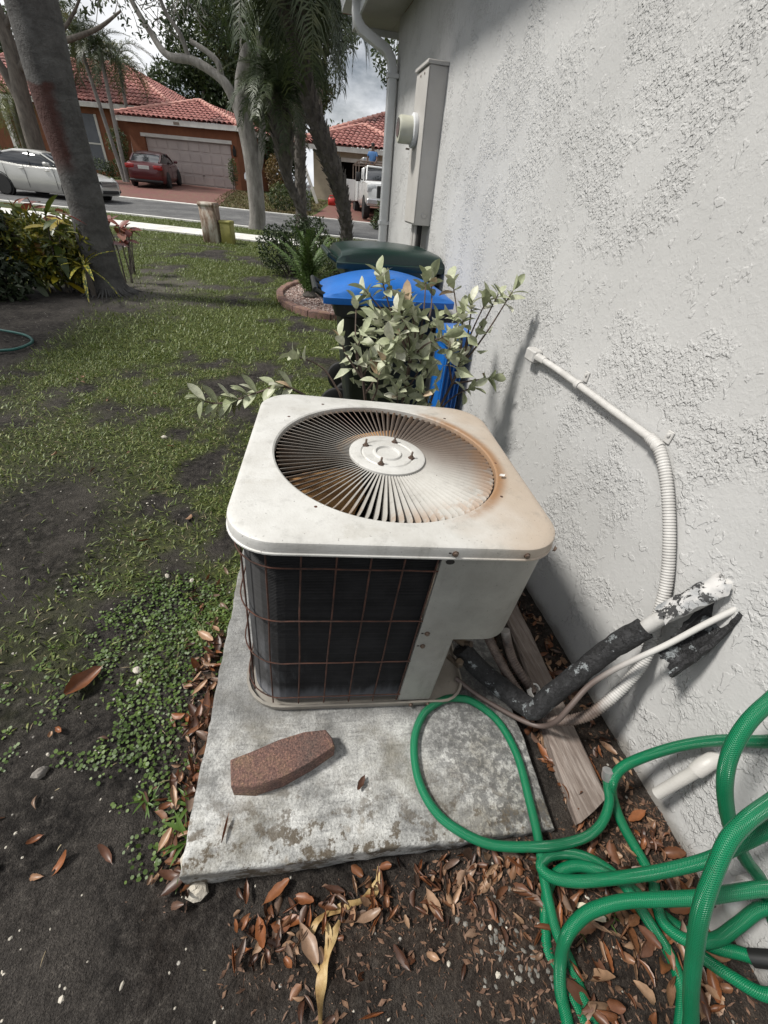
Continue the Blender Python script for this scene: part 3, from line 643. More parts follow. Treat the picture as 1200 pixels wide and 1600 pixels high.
# insulated refrigerant line
m_foam, t, p = newmat('cracked_black_foam'); v = vec(t)
c = ramp(t, noise(t, v, 30, 6, .7), [(.35, (.008, .008, .009)), (.6, (.024, .024, .026)), (.75, (.075, .08, .085))])
wp = fr(t, noise(t, v, 16, 6, .7), .575, .61); c = mixc(t, math2(t, 'MULTIPLY', wp, .85), c, (.24, .26, .27)); t.links.new(c, p.inputs['Base Color']); p.inputs['Roughness'].default_value = .75
ck = fr(t, noise(t, vec(t, 'Object', (1, 1, 1)), 45, 5, .7, 1.2), .47, .52); bump(t, p, math2(t, 'ADD', math2(t, 'MULTIPLY', ck, .6), noise(t, v, 90, 4, .7)), .006)
m_slv, t, p = newmat('flaking_white_paint'); v = vec(t)
fl = fr(t, noise(t, v, 19, 7, .72, .5), .535, .555); vo = N(t, 'ShaderNodeTexVoronoi', feature='DISTANCE_TO_EDGE'); vo.inputs['Scale'].default_value = 34
wv = N(t, 'ShaderNodeMix', data_type='RGBA'); wv.inputs[0].default_value = .06; t.links.new(v, wv.inputs[6]); t.links.new(noise(t, v, 22, 4, .6, 0, 'Color'), wv.inputs[7]); t.links.new(wv.outputs[2], vo.inputs['Vector'])
ck = math2(t, 'MAXIMUM', fl, math2(t, 'MULTIPLY', fr(t, vo.outputs['Distance'], .022, .008), fr(t, noise(t, v, 9, 3), .46, .56))); c = mixc(t, ck, mixc(t, fr(t, noise(t, v, 12, 5), .42, .6), (.50, .49, .48), (.24, .25, .26)), (.035, .035, .036)); t.links.new(c, p.inputs['Base Color']); p.inputs['Roughness'].default_value = .7
bump(t, p, math2(t, 'SUBTRACT', 1., ck), .003)
line = thing('refrigerant_line', 'black foam-insulated refrigerant pipe rising from the unit into the wall', 'pipe')
INS1 = [(.314, -.290, .19), (.368, -.343, .135), (.421, -.406, .117), (.465, -.471, .117), (.499, -.521, .125)]
INS2 = [(.482, -.520, .128), (.50, -.533, .150), (.525, -.528, .205), (.56, -.526, .276), (.60, -.523, .347), (.65, -.516, .422), (.69, -.516, .479), (.73, -.520, .535)]
def rough_tube(path, r, per, n, amp, seed):
    P = crom(path, per); b = MB(); R = [r*(1+amp*(vnoise(np.array([i*.45]), np.array([seed*3.1]), seed)[0]-.5)) for i in range(len(P))]; b.tube(P, R, n); return b
rough_tube(INS1, .036, 8, 20, .10, 3).build('insulation', m_foam, line, 45)
rough_tube(INS2, .031, 7, 20, .16, 4).build('insulation', m_foam, line, 45)
b = MB(); b.tube(crom([(.73, -.520, .535), (.745, -.530, .595), (.775, -.545, .655), (.812, -.555, .715), (.84, -.562, .76)], 5), .020, 14); b.build('bare_pipe', m_cond, line, 40)
# flaking outer sleeve: part shell with ragged ends
def shell(path, r, a0, a1, th, seed, n=14, per=7):
    P = crom(path, per); V = []; m = len(P)
    for i in range(m):
        tt = (P[min(i+1, m-1)]-P[max(i-1, 0)]).normalized(); nn = (Vector((0, 0, 1))-tt*tt.z).normalized(); bb = tt.cross(nn)
        for j in range(n+1):
            rag = (vnoise(np.array([i*.8]), np.array([seed]), seed)[0]-.5)*.35; a = a0+(a1-a0)*j/n+rag*(1 if j in (0, n) else 0)
            rr = r*(1+.10*(vnoise(np.array([i*.7]), np.array([j*.6]), seed+1)[0]-.5)); off = tt*((vnoise(np.array([j*.9]), np.array([seed*1.7]), seed+2)[0]-.5)*.03 if i in (0, m-1) else 0)
            V.append(P[i]+(nn*math.cos(a)+bb*math.sin(a))*rr+off)
    b = MB(); F = [(i*(n+1)+j, i*(n+1)+j+1, (i+1)*(n+1)+j+1, (i+1)*(n+1)+j) for i in range(m-1) for j in range(n)]
    b.add(V, F); V2 = []
    for i in range(m):
        for j in range(n+1): V2.append(V[i*(n+1)+j]+(P[i]-V[i*(n+1)+j]).normalized()*th)
    b.add(V2, [f[::-1] for f in F]); k0 = 0; k1 = len(V)
    rim = [i*(n+1) for i in range(m)]+[(m-1)*(n+1)+j for j in range(1, n+1)]+[i*(n+1)+n for i in range(m-2, -1, -1)]+[j for j in range(n-1, 0, -1)]
    for q in range(len(rim)): a_, b_ = rim[q], rim[(q+1) % len(rim)]; b.f.append((a_, b_, k1+b_, k1+a_))
    return b
shell([(.752, -.535, .600), (.775, -.545, .652), (.805, -.553, .705), (.832, -.560, .748)], .038, -1.9, 1.0, .006, 5).build('painted_sleeve', m_slv, line, 50)
shell([(.722, -.615, .510), (.760, -.612, .580), (.800, -.600, .668), (.828, -.585, .735)], .042, 1.2, 4.4, .012, 8).build('torn_insulation', m_foam, line, 50)
THIN = [(.287, -.355, .10), (.337, -.413, .09), (.383, -.458, .085), (.47, -.537, .088), (.515, -.575, .115), (.52, -.598, .20), (.545, -.590, .266), (.60, -.566, .331), (.65, -.564, .398), (.69, -.569, .451), (.745, -.585, .545), (.79, -.598, .642), (.832, -.611, .725)]
m_thin, t, p = newmat('thin_line'); v = wpos(t); sx = N(t, 'ShaderNodeSeparateXYZ'); t.links.new(v, sx.inputs[0])
c = mixc(t, fr(t, math2(t, 'ADD', sx.outputs[0], math2(t, 'MULTIPLY', noise(t, v, 14, 4), .05)), .62, .76), (.10, .075, .066), (.52, .51, .49)); t.links.new(c, p.inputs['Base Color']); p.inputs['Roughness'].default_value = .5
b = MB(); b.tube(crom(THIN, 6), .0085, 10); b.build('liquid_line', m_thin, line, 50)
whip = thing('drain_tube', 'dirty brown corrugated tube with white ring ending on the wooden board', 'tube')
ribbed(crom([(.47, -.29, .26), (.487, -.322, .20), (.506, -.357, .15), (.533, -.409, .115), (.558, -.445, .090)], 8), .016, .0012, .010).build('corrugated_tube', m_flex, whip, 60)
b = MB(); b.lathe([(.020, -.008), (.026, -.008), (.027, 0), (.026, .009), (.020, .009), (.020, -.008)], 20, cap=False); o = b.build('white_ring', pm('white_pvc', (.72, .71, .69), (.6, .59, .57), 20, .4), whip, 40); o.location = (.559, -.446, .092); o.rotation_euler = (.5, .35, 0)

# painted pipe stub sticking out of the wall, and fittings lower down
b = MB(); b.tube([(.845, -.816, .35), (.800, -.820, .346), (.782, -.823, .330), (.770, -.826, .305)], [.019, .019, .020, .019], 16); b.tube([(.772, -.826, .310), (.725, -.828, .165)], .0155, 16)
tag(b.build('pipe_stub', m_box, None, 40), 'short painted pipe stub bent out of the wall below the refrigerant pipe', 'pipe')
hb = thing('wall_pipe_fitting', 'white painted pipe fitting on the wall behind the hose heap', 'pipe fitting')
b = MB(); x = wallx(-1.07); b.lathe([(.034, x), (.034, x-.02), (.026, x-.022), (.026, x-.05)], 18, (0, -1.06, .185), 'x'); b.build('flange', m_cond, hb, 40)
b = MB(); b.tube(crom([(x-.04, -1.06, .185), (x-.06, -1.068, .165), (x-.055, -1.085, .12), (x-.05, -1.09, .02)], 6), .022, 14); b.build('elbow', m_cond, hb, 40)

# weathered wooden board between pad and wall
m_wood, t, p = newmat('weathered_wood'); v = vec(t, 'Object', (9, .7, 6)); 
g_ = noise(t, v, 9, 8, .7, .4); c = ramp(t, g_, [(.25, (.055, .042, .036)), (.45, (.17, .135, .115)), (.62, (.28, .24, .215)), (.8, (.38, .35, .32))])
c = mixc(t, fr(t, noise(t, vec(t), 5, 4), .45, .65, 0, .5), c, (.13, .10, .085)); t.links.new(c, p.inputs['Base Color']); p.inputs['Roughness'].default_value = .85; bump(t, p, g_, .006)
bd = MB(); L = 1.2; rings = []
for k in range(13):
    f = k/12; y = -.83+L*f; xl = .505+.165*(y+.84); xr = .640+.098*(y+.78); j = (vnoise(np.array([k*1.3]), np.array([2.]), 9)[0]-.5)*.008
    zt = .062+.004*math.sin(f*5)
    if k == 0: y += 0
    rings.append([(xl+j, y, .0), (xr+j, y+.04, .0), (xr+.002+j, y+.04, zt-.008), (xr-.006+j, y+.04, zt), ((xl+xr)/2+j, y+.018, zt+.001), (xl+.006+j, y, zt), (xl-.002+j, y, zt-.008)])
bd.loft(rings); tag(bd.build('wooden_board', m_wood, None, 40), 'weathered grey wooden board lying between concrete pad and wall', 'board')

# ------------------------------------------------------------------ green garden hose
m_hose, t, p = newmat('green_hose'); uvn = N(t, 'ShaderNodeAttribute'); uvn.attribute_name = 'along'; ang = N(t, 'ShaderNodeAttribute'); ang.attribute_name = 'around'
def hel(sg, fq=260.):
    a = math2(t, 'ADD', math2(t, 'MULTIPLY', uvn.outputs['Fac'], fq), math2(t, 'MULTIPLY', ang.outputs['Fac'], sg)); return math2(t, 'SINE', math2(t, 'MULTIPLY', a, 2*PI))
br = math2(t, 'MAXIMUM', hel(6.), hel(-6.)); 
c = mixc(t, fr(t, br, .2, 1, 0, .6), (.0, .108, .045), (.003, .215, .088)); wn = noise(t, wpos(t), 9, 4); c = mixc(t, fr(t, wn, .70, .74, 0, .5), c, (.45, .5, .46)); c = mixc(t, fr(t, noise(t, wpos(t), 22, 6, .75), .56, .74, 0, .55), c, (.035, .085, .05)); c = mixc(t, fr(t, noise(t, wpos(t), 5, 3), .45, .7, 0, .18), c, (.02, .30, .15))
t.links.new(c, p.inputs['Base Color']); p.inputs['Roughness'].default_value = .30; bump(t, p, br, .0006)
def hose_mesh(name, pts, r, mat, per=10, n=12, squash=None):
    P = crom(pts, per); b = MB(); b.tube(P, [r*(1+.07*(float(vnoise(np.array([i*.11]), np.array([3.3]), 77)[0])-.5)) for i in range(len(P))], n); me = b.mesh(name, mat, 60)
    s = 0; al = []
    for i in range(len(P)):
        if i: s += (P[i]-P[i-1]).length
        al += [s]*n
    a = me.attributes.new('along', 'FLOAT', 'POINT'); a.data.foreach_set('value', np.array(al, np.float32))
    tri = [abs(((k/n)*2) % 2-1) for k in range(n)]; a = me.attributes.new('around', 'FLOAT', 'POINT'); a.data.foreach_set('value', np.array(tri*len(P), np.float32))
    return me
H1 = [(.765, -1.168, .162), (.743, -1.159, .132), (.722, -1.144, .11), (.682, -1.12, .078), (.662, -1.082, .03), (.625, -1.038, .025), (.572, -.988, .05), (.491, -.942, .09), (.437, -.918, .08), (.39, -.917, .066), (.35, -.934, .06), (.319, -.971, .055), (.292, -1.038, .03), (.301, -1.081, .02), (.313, -1.128, .02), (.326, -1.184, .02), (.384, -1.24, .02), (.483, -1.245, .03), (.564, -1.189, .03), (.586, -1.157, .03), (.595, -1.112, .03), (.576, -1.066, .05), (.555, -1.016, .07), (.54, -.964, .07), (.509, -.926, .066), (.467, -.901, .07), (.414, -.885, .075), (.362, -.884, .09), (.329, -.901, .10), (.34, -.926, .11), (.395, -.948, .12), (.487, -.965, .146), (.549, -.983, .249), (.603, -.993, .352), (.633, -.99, .432), (.668, -.985, .498), (.712, -.972, .562), (.724, -.948, .628), (.639, -.953, .641), (.574, -.963, .638), (.512, -.975, .635), (.467, -.992, .614), (.431, -1.025, .57), (.41, -1.061, .511), (.42, -1.108, .408), (.444, -1.155, .294), (.472, -1.206, .176), (.467, -1.266, .052), (.344, -1.273, .02), (.273, -1.208, .03), (.281, -1.14, .03), (.284, -1.104, .045), (.293, -1.063, .09), (.298, -1.031, .169), (.336, -1.012, .205), (.372, -1.008, .238), (.421, -1.012, .267), (.479, -1.026, .301), (.552, -1.042, .331), (.613, -1.05, .35), (.691, -1.061, .364), (.762, -1.08, .35), (.79, -1.102, .27), (.759, -1.088, .225), (.72, -1.102, .162), (.686, -1.113, .105), (.629, -1.101, .083), (.605, -1.064, .06), (.621, -1.023, .05), (.657, -.983, .03), (.658, -.935, .03), (.647, -.861, .045), (.638, -.805, .08), (.62, -.775, .15), (.655, -.752, .182), (.72, -.748, .224), (.765, -.767, .324), (.79, -.80, .425), (.79, -.851, .543), (.80, -.869, .62), (.78, -.84, .722), (.699, -.821, .759), (.642, -.833, .74), (.587, -.853, .713), (.554, -.88, .668), (.548, -.91, .614), (.577, -.94, .538), (.625, -.971, .452), (.691, -1.012, .359), (.763, -1.049, .274), (.80, -1.124, .18), (.778, -1.201, .174), (.707, -1.208, .141), (.668, -1.166, .10), (.66, -1.13, .05)]
H2 = [(.449, -1.262, .034), (.36, -1.218, .02), (.343, -1.17, .02), (.336, -1.133, .03), (.329, -1.072, .05), (.318, -1.018, .065), (.32, -.963, .085), (.331, -.909, .095), (.355, -.845, .091), (.378, -.759, .083), (.401, -.633, .081), (.386, -.522, .081), (.327, -.446, .085), (.272, -.422, .088), (.217, -.421, .091), (.143, -.451, .096), (.092, -.509, .099), (.067, -.577, .101), (.062, -.651, .102), (.081, -.718, .101), (.124, -.773, .099), (.213, -.83, .097), (.336, -.863, .112), (.434, -.869, .09), (.512, -.864, .080), (.567, -.844, .088), (.603, -.81, .11), (.61, -.781, .13), (.613, -.761, .15)]
hose = thing('garden_hose', 'green braided garden hose looped on the pad and heaped by the wall', 'garden hose')
obj('heaped_length', hose_mesh('heaped_length', H1, .0140, m_hose), hose)
obj('looped_length', hose_mesh('looped_length', H2, .0128, m_hose), hose)
b = MB(); b.tube([(.613, -.763, .146), (.6135, -.755, .158), (.614, -.748, .172)], [.015, .016, .015], 12); b.build('coupling', pm('chrome', (.6, .6, .6), (.4, .4, .4), 20, .3, metal=.8), hose, 40)
b = MB(); b.tube([(.735, -1.155, .122), (.765, -1.168, .162), (.80, -1.18, .205)], [.017, .018, .018], 12); b.build('black_connector', pm('black_plastic', (.015, .015, .015), None, 10, .4), hose, 40)
fh = tag(obj('garden_hose', hose_mesh('garden_hose', [(-4.2, 4.55, .03), (-3.6, 4.40, .03), (-3.143, 4.203, .03), (-2.846, 4.04, .03), (-2.69, 3.82, .03), (-2.72, 3.60, .03), (-2.85, 3.525, .03), (-3.3, 3.45, .03), (-4, 3.5, .03)], .013, pm('teal_hose', (.012, .09, .075), (.006, .05, .045), 10, .5), 8, 8)), 'dark teal garden hose lying on bare soil near the leaning grey trunk', 'garden hose')

# ------------------------------------------------------------------ wheeled bins
def cart(name, label, loc, rotz, mat_b, mat_l, W, D, Hh, ex=.75, es=.8, dome=.10):
    """handle and wheels on -x, front on +x; W along x, D along y"""
    c = thing(name, label, 'bin', loc, (0, 0, rotz))
    def rr(sx, sy, z, dx=0): return [(x+dx, y, z) for x, y in rrect(W/2*sx, D/2*sy, .06, 5)]
    b = MB(); zb = .06
    b.loft([rr(.66, .76, zb, .03), rr(.72, .80, zb+.02, .03), rr(.86, .93, Hh*.80, .01), rr(.87, .94, Hh*.80+.003, .01), rr(.94, .985, Hh*.81, .005), rr(.965, 1.0, Hh*.885, 0)]); b.build('body', mat_b, c, 40)
    b = MB(); n = 22; rings = []
    for k in range(n+1):                                      # lid: rim plus moulded dome, lofted along x
        f = k/n; x = -W*.56+W*1.10*f; prof = max(math.sin(PI*f), 0)**ex; wv = D/2*1.03*(1 if .04 < f < .96 else .955); zl = Hh*.885; zt = zl+.03+Hh*dome*prof
        ring = [(x, -wv, zl-.012), (x, -wv*1.012, zl), (x, -wv*1.012, zl+.022)]
        for q_ in range(13):
            a = PI*q_/12; ring.append((x, -wv*.985*math.copysign(abs(math.cos(a))**es, math.cos(a)), zl+.028+(zt-zl-.028)*math.sin(a)**es))
        ring += [(x, wv*1.012, zl+.022), (x, wv*1.012, zl), (x, wv, zl-.012)]; rings.append(ring)
    b.loft(rings); ld = b.build('lid', mat_l, c, 38)
    b = MB(); xh = -W*.62
    b.tube([(xh, -D*.40, Hh*.93), (xh, D*.40, Hh*.93)], .016, 10)
    for s in (-1, 0, 1): b.tube([(xh, s*D*.40, Hh*.93), (-W*.46, s*D*.40, Hh*.875)], [.014, .02], 8)
    b.build('handle', mat_l if mat_l is mat_b else mat_b, c, 40)
    for s in (-1, 1):
        b = MB(); b.lathe([(.03, s*D*.36), (.118, s*D*.36), (.128, s*D*.37), (.128, s*D*.43), (.118, s*D*.44), (.09, s*D*.44), (.085, s*D*.425), (.03, s*D*.425)], 28, (-W*.40, 0, .128), 'y'); b.build('wheel', m_blk, c, 40)
    b = MB(); b.tube([(-W*.40, -D*.36, .128), (-W*.40, D*.36, .128)], .012, 8); b.build('axle', m_steel, c, 40)
    return c
m_blk = pm('rubber_black', (.014, .014, .015), (.008, .008, .008), 20, .7)
m_gcart = pm('dark_green_plastic', (.012, .032, .026), (.009, .024, .02), 4, .28, .001, 90)
m_blid = pm('blue_plastic', (.012, .13, .46), (.010, .10, .36), 3, .36, .001, 90)
m_dcart = pm('charcoal_plastic', (.016, .019, .018), (.010, .012, .012), 5, .45, .001, 90)
gc = cart('wheeled_bin', 'dark green wheeled bin with closed green lid behind the blue-lidded bin', (.535, 2.37, 0), 0, m_gcart, m_gcart, .70, .58, 1.20, .22, .45, .075)
b = MB(); b.bbox(.12, .28, -.13, .13, 1.13, 1.172, .012); b.build('lid_grip', m_gcart, gc, 40)
bc = cart('wheeled_bin', 'dark wheeled bin with a domed blue lid behind the silvery shrub', (.415, 1.79, 0), math.radians(-2), m_dcart, m_blid, .72, .50, 1.075)
b = MB(); q = lambda k, z: [(x+.775, y+1.42, z) for x, y in rrect(.072*k, .10*k, .02, 4)]
b.loft([q(.85, .0), q(.98, .78), q(1.08, .785), q(1.08, .86), q(1.0, .865)])
for k in range(5): b.box(.716+k*.027, .722+k*.027, 1.305, 1.3215, .1, .77)
tag(b.build('recycling_tub', m_blid, None, 40), 'narrow blue plastic tub standing against the wall behind the shrub', 'tub')

# ================================================================== ACROSS THE STREET
SROT = (0, 0, -A20)                                         # things set square to the street
def tz(u, v): x, y = uvx(u, v); return float(terr(x, y))
m_tile, t, p = newmat('clay_tile'); v = vec(t)
c = ramp(t, noise(t, v, 3.0, 6, .75), [(.3, (.19, .065, .055)), (.5, (.34, .135, .115)), (.72, (.47, .235, .205))]); c = mixc(t, fr(t, noise(t, v, .7, 4), .52, .66, 0, .7), c, (.10, .055, .05))
t.links.new(c, p.inputs['Base Color']); p.inputs['Roughness'].default_value = .7
m_cap_t = pm('ridge_tile', (.50, .27, .225), (.36, .17, .14), 3, .7)
def tiles(A, B, Cc, D, tw=.30, tl=.40):
    """rows of barrel tiles on a plane: eave A-B, top D-C"""
    A, B, Cc, D = map(Vector, (A, B, Cc, D)); e = (B-A).normalized(); sl = ((Cc+D)/2-(A+B)/2); sl = (sl-e*sl.dot(e)); L = sl.length; sn = sl.normalized(); nrm = e.cross(sn); nrm = nrm if nrm.z > 0 else -nrm
    rows = int(L/tl); V = []; F = []
    for r in range(rows):
        f0, f1 = r/rows, (r+1)/rows; l0 = A.lerp(D, f0); r0 = B.lerp(Cc, f0); l1 = A.lerp(D, f1); r1 = B.lerp(Cc, f1)
        s0 = max(l0.dot(e), l1.dot(e)) if True else 0; lo = min(l0.dot(e), l1.dot(e)); hi = max(r0.dot(e), r1.dot(e)); org = l0-e*l0.dot(e); org1 = l1-e*l1.dot(e)
        k0 = int(math.floor(lo/tw)); k1 = int(math.ceil(hi/tw)); cols = []
        lim0, lim1 = (l0.dot(e)+l1.dot(e))/2, (r0.dot(e)+r1.dot(e))/2
        for k in range(k0, k1):
            x0 = k*tw
            if x0+tw*.5 < lim0 or x0+tw*.5 > lim1: continue
            jz = random.uniform(-.008, .008); base = len(V)
            for (xx, hz) in ((0, .0), (.12, .045), (.30, .085), (.5, .095), (.70, .085), (.88, .045), (1.0, .0)):
                V.append(org+e*(x0+xx*tw)+nrm*(hz+.045+jz)-sn*.03); V.append(org1+e*(x0+xx*tw)+nrm*(hz*.9+.008+jz))
            for j in range(6): F.append((base+2*j, base+2*j+2, base+2*j+3, base+2*j+1))
    return np_mesh('roof_tiles', [tuple(q) for q in V], F, m_tile, False)
def caps(P, Q, par, step=.38):
    P, Q = Vector(P), Vector(Q); n = max(1, int((Q-P).length/step)); d = (Q-P)/n; b = MB()
    for k in range(n): b.tube([P+d*k+Vector((0, 0, .06)), P+d*(k+1.05)+Vector((0, 0, .045))], [.15, .125], 7)
    return tag(b.build('ridge_tiles', m_cap_t, par, 40), kind='stuff')
def roof(par, planes, ridges):
    rf = None
    for pl in planes:
        o = obj('roof_tiles', tiles(*pl), par); tag(o, kind='stuff')
    b = MB()
    for A, B, Cc, D in planes:
        A, B, Cc, D = map(Vector, (A, B, Cc, D)); dz = Vector((0, 0, .02))
        if (Cc-D).length < .05: b.add([A, B, Cc], [(0, 1, 2)])
        else: b.add([A, B, Cc, D], [(0, 1, 2, 3)])
    b.build('roof_deck', m_tile, par, 0)
    for P, Q in ridges: caps(P, Q, par)
m_orange = pm('orange_stucco', (.215, .078, .036), (.17, .062, .03), 3, .85, .004, 60)
m_white = pm('white_paint', (.62, .60, .56), (.52, .50, .47), 3, .6)
m_door = pm('garage_door', (.44, .375, .35), (.38, .325, .305), 2, .55)
m_glass, t, p = newmat('window_glass'); p.inputs['Base Color'].default_value = (.03, .035, .04, 1); p.inputs['Roughness'].default_value = .06; p.inputs['Specular IOR Level'].default_value = .7
nn = noise(t, vec(t), 2, 3); c = ramp(t, nn, [(.3, (.02, .024, .028)), (.7, (.05, .055, .06))]); t.links.new(c, p.inputs['Base Color'])

lh = thing('orange_house', 'orange stucco house with red tile roof and wide garage door across the street', 'house', (0, 0, 0), SROT)
zb = .70
def part(par, name, mat, *boxes):
    b = MB()
    for q in boxes: b.box(*q)
    return b.build(name, mat, par, 0)
part(lh, 'garage_wall', m_orange, (-19.6, -18.70, 29.5, 29.8, zb, 3.58))
part(lh, 'garage_wall', m_orange, (-13.36, -12.95, 29.5, 36, zb, 3.58))
part(lh, 'garage_wall', m_orange, (-18.70, -13.36, 29.5, 29.8, 3.00, 3.58))
part(lh, 'garage_wall', m_orange, (-19.6, -19.3, 29.8, 32.1, zb, 3.58))
gd = empty('garage_door'); gd.parent = lh
b = MB(); b.box(-18.70, -13.36, 29.66, 29.70, .84, 3.0); b.build('door_leaf', m_door, gd, 0)
for r in range(4):
    for k in range(8):
        u0 = -18.68+k*.6625; z0 = .90+r*.525; b = MB(); b.bbox(u0+.05, u0+.61, 29.63, 29.665, z0+.06, z0+.46, .012); b.build('door_panel', m_door, gd, 0)
b = MB(); b.tube([(-15.4, 29.62, 1.42), (-15.4, 29.58, 1.42), (-15.25, 29.58, 1.42)], .02, 6); b.build('door_handle', m_dark, gd, 40)
part(lh, 'door_lintel', m_white, (-18.86, -13.25, 29.44, 29.52, 2.99, 3.15))
part(lh, 'fascia', m_white, (-20.0, -12.58, 29.08, 29.14, 3.56, 3.79))
part(lh, 'fascia', m_white, (-12.64, -12.58, 29.14, 37, 3.56, 3.79))
part(lh, 'soffit', m_white, (-19.98, -12.6, 29.14, 29.49, 3.585, 3.62))
part(lh, 'number_plate', m_steel, (-16.45, -16.1, 29.06, 29.078, 3.60, 3.72))
b = MB(); b.lathe([(.02, 2.45), (.09, 2.50), (.11, 2.75), (.06, 2.82), (.03, 2.95), (.0, 2.96)], 8, (-13.12, 29.42, 0)); b.box(-13.15, -13.09, 29.42, 29.5, 2.68, 2.74); b.build('wall_lamp', m_dark, lh, 30)
part(lh, 'front_wall', m_orange, (-37, -25.6, 32.0, 32.3, zb, 4.3))
part(lh, 'front_wall', m_orange, (-23.2, -19.3, 32.0, 32.3, zb, 4.3))
part(lh, 'front_wall', m_orange, (-25.6, -23.2, 32.0, 32.3, 3.95, 4.3))
part(lh, 'front_wall', m_orange, (-25.6, -23.2, 32.0, 32.3, zb, 1.15))
wn = part(lh, 'window', m_white, (-25.6, -25.45, 31.95, 32.2, 1.15, 3.95), (-23.35, -23.2, 31.95, 32.2, 1.15, 3.95), (-25.45, -23.35, 31.97, 32.2, 2.48, 2.56))
part(wn, 'pane', m_glass, (-25.45, -23.35, 32.08, 32.1, 1.15, 2.48)); part(wn, 'pane', m_glass, (-25.45, -23.35, 32.08, 32.1, 2.56, 3.95))
part(lh, 'porch_column', m_white, (-29.35, -29.1, 31.5, 31.75, zb, 4.2)); part(lh, 'porch_column', m_white, (-21.9, -21.7, 31.6, 31.8, zb, 4.2))
part(lh, 'fascia', m_white, (-37.4, -19.2, 31.38, 31.44, 4.22, 4.45)); part(lh, 'soffit', m_white, (-37.4, -19.2, 31.44, 32.0, 4.26, 4.30))
AP = (-16.45, 32.75, 5.0); RR = (-22.9, 36, 6.75); RL = (-31.5, 36, 6.85); FB = (-17.4, 31.4, 4.45); 
roof(lh, [((-20.0, 29.1, 3.80), (-12.55, 29.1, 3.80), AP, AP), ((-12.55, 29.1, 3.80), (-12.55, 38, 3.80), (-16.45, 38, 5.0), AP), ((-20.0, 33.5, 3.80), (-20.0, 29.1, 3.80), AP, (-16.45, 35, 5.0)),
          ((-37.4, 31.4, 4.47), FB, RR, RL), (FB, (-17.4, 40.6, 4.45), RR, RR)],
     [((-20.0, 29.1, 3.82), AP), ((-12.55, 29.1, 3.82), AP), (FB, RR), (RL, RR)])

m_tan = pm('tan_stucco', (.40, .335, .25), (.33, .275, .21), 3, .85)
rh = thing('tan_house', 'tan stucco house with red tile roof and open dark garage across the street', 'house', (0, 0, 0), SROT)
part(rh, 'garage_wall', m_tan, (-8.5, -7.05, 30.0, 30.3, .5, 3.25)); part(rh, 'garage_wall', m_tan, (-7.05, -1.8, 30.0, 30.3, 2.80, 3.25)); part(rh, 'garage_wall', m_tan, (-1.8, 5, 30.0, 30.3, .5, 3.25)); part(rh, 'garage_wall', m_tan, (-8.5, -8.2, 30.3, 40, .5, 3.25))
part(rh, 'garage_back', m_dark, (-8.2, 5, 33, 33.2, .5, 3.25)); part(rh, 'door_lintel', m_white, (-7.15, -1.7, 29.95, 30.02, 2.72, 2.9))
part(rh, 'fascia', m_white, (-9.4, 6, 29.3, 29.36, 3.12, 3.34)); part(rh, 'soffit', m_white, (-9.4, 6, 29.36, 30.0, 3.16, 3.2))
A1 = (-6.0, 32.6, 4.55); R1 = (-4.2, 35.5, 5.7); R2 = (3, 35.5, 5.7)
roof(rh, [((-9.4, 29.3, 3.36), (-2.4, 29.3, 3.36), A1, A1), ((-9.4, 40, 3.36), (-9.4, 29.3, 3.36), (-4.2, 35.5, 5.7), (-4.2, 36.5, 5.7)), ((-9.3, 29.5, 3.40), (6, 29.5, 3.36), R2, R1)],
     [((-9.4, 29.3, 3.38), A1), ((-2.4, 29.3, 3.38), A1), ((-9.4, 29.4, 3.38), R1), (R1, R2)])

# ------------------------------------------------------------------ vehicles
m_tyre = pm('tyre', (.012, .012, .012), (.02, .02, .02), 30, .8); m_rim = pm('alloy_rim', (.55, .55, .56), (.4, .4, .41), 20, .3, metal=.9)
m_lens = pm('clear_lens', (.45, .47, .48), (.3, .31, .32), 20, .1); m_red = pm('red_lens', (.30, .012, .012), (.2, .008, .008), 20, .15); m_plate = pm('plate_white', (.55, .58, .55), (.4, .44, .42), 30, .5)
m_cglass, t, p = newmat('car_glass'); nn = noise(t, vec(t), 3, 2); c = ramp(t, nn, [(.3, (.010, .012, .014)), (.7, (.02, .022, .026))]); t.links.new(c, p.inputs['Base Color']); p.inputs['Roughness'].default_value = .04; p.inputs['Specular IOR Level'].default_value = .8
def car_paint(name, c):
    m = pm(name, c, tuple(x*.93 for x in c), 3, .32, metal=.35, coat=.7); return m
def wheel(par, x, y, r, w):
    s = 1 if y > 0 else -1
    b = MB(); b.lathe([(r*.62, -w/2), (r*.94, -w/2), (r, -w/2+.03), (r, w/2-.03), (r*.94, w/2), (r*.62, w/2)], 26, axis='y'); wo = b.build('wheel', m_tyre, par, 40); wo.location = (x, y, r)
    b = MB(); b.lathe([(r*.62, s*w*.40), (r*.60, s*w*.34), (r*.12, s*w*.40), (r*.10, s*w*.46), (0, s*w*.46)], 24, axis='y', cap=False)
    for k in range(5):
        a = 2*PI*k/5; d = Vector((math.cos(a), 0, math.sin(a))); n_ = Vector((-d.z, 0, d.x)); q = []
        for rr, ww in ((.1, .035), (r*.62, .05)):
            for sg in (-1, 1): q.append(d*rr+n_*ww*sg)
        b.loft([[q[0]+Vector((0, s*w*.38, 0)), q[1]+Vector((0, s*w*.38, 0)), q[1]+Vector((0, s*w*.50, 0)), q[0]+Vector((0, s*w*.50, 0))], [q[2]+Vector((0, s*w*.38, 0)), q[3]+Vector((0, s*w*.38, 0)), q[3]+Vector((0, s*w*.49, 0)), q[2]+Vector((0, s*w*.49, 0))]])
    b.build('rim', m_rim, wo, 40)
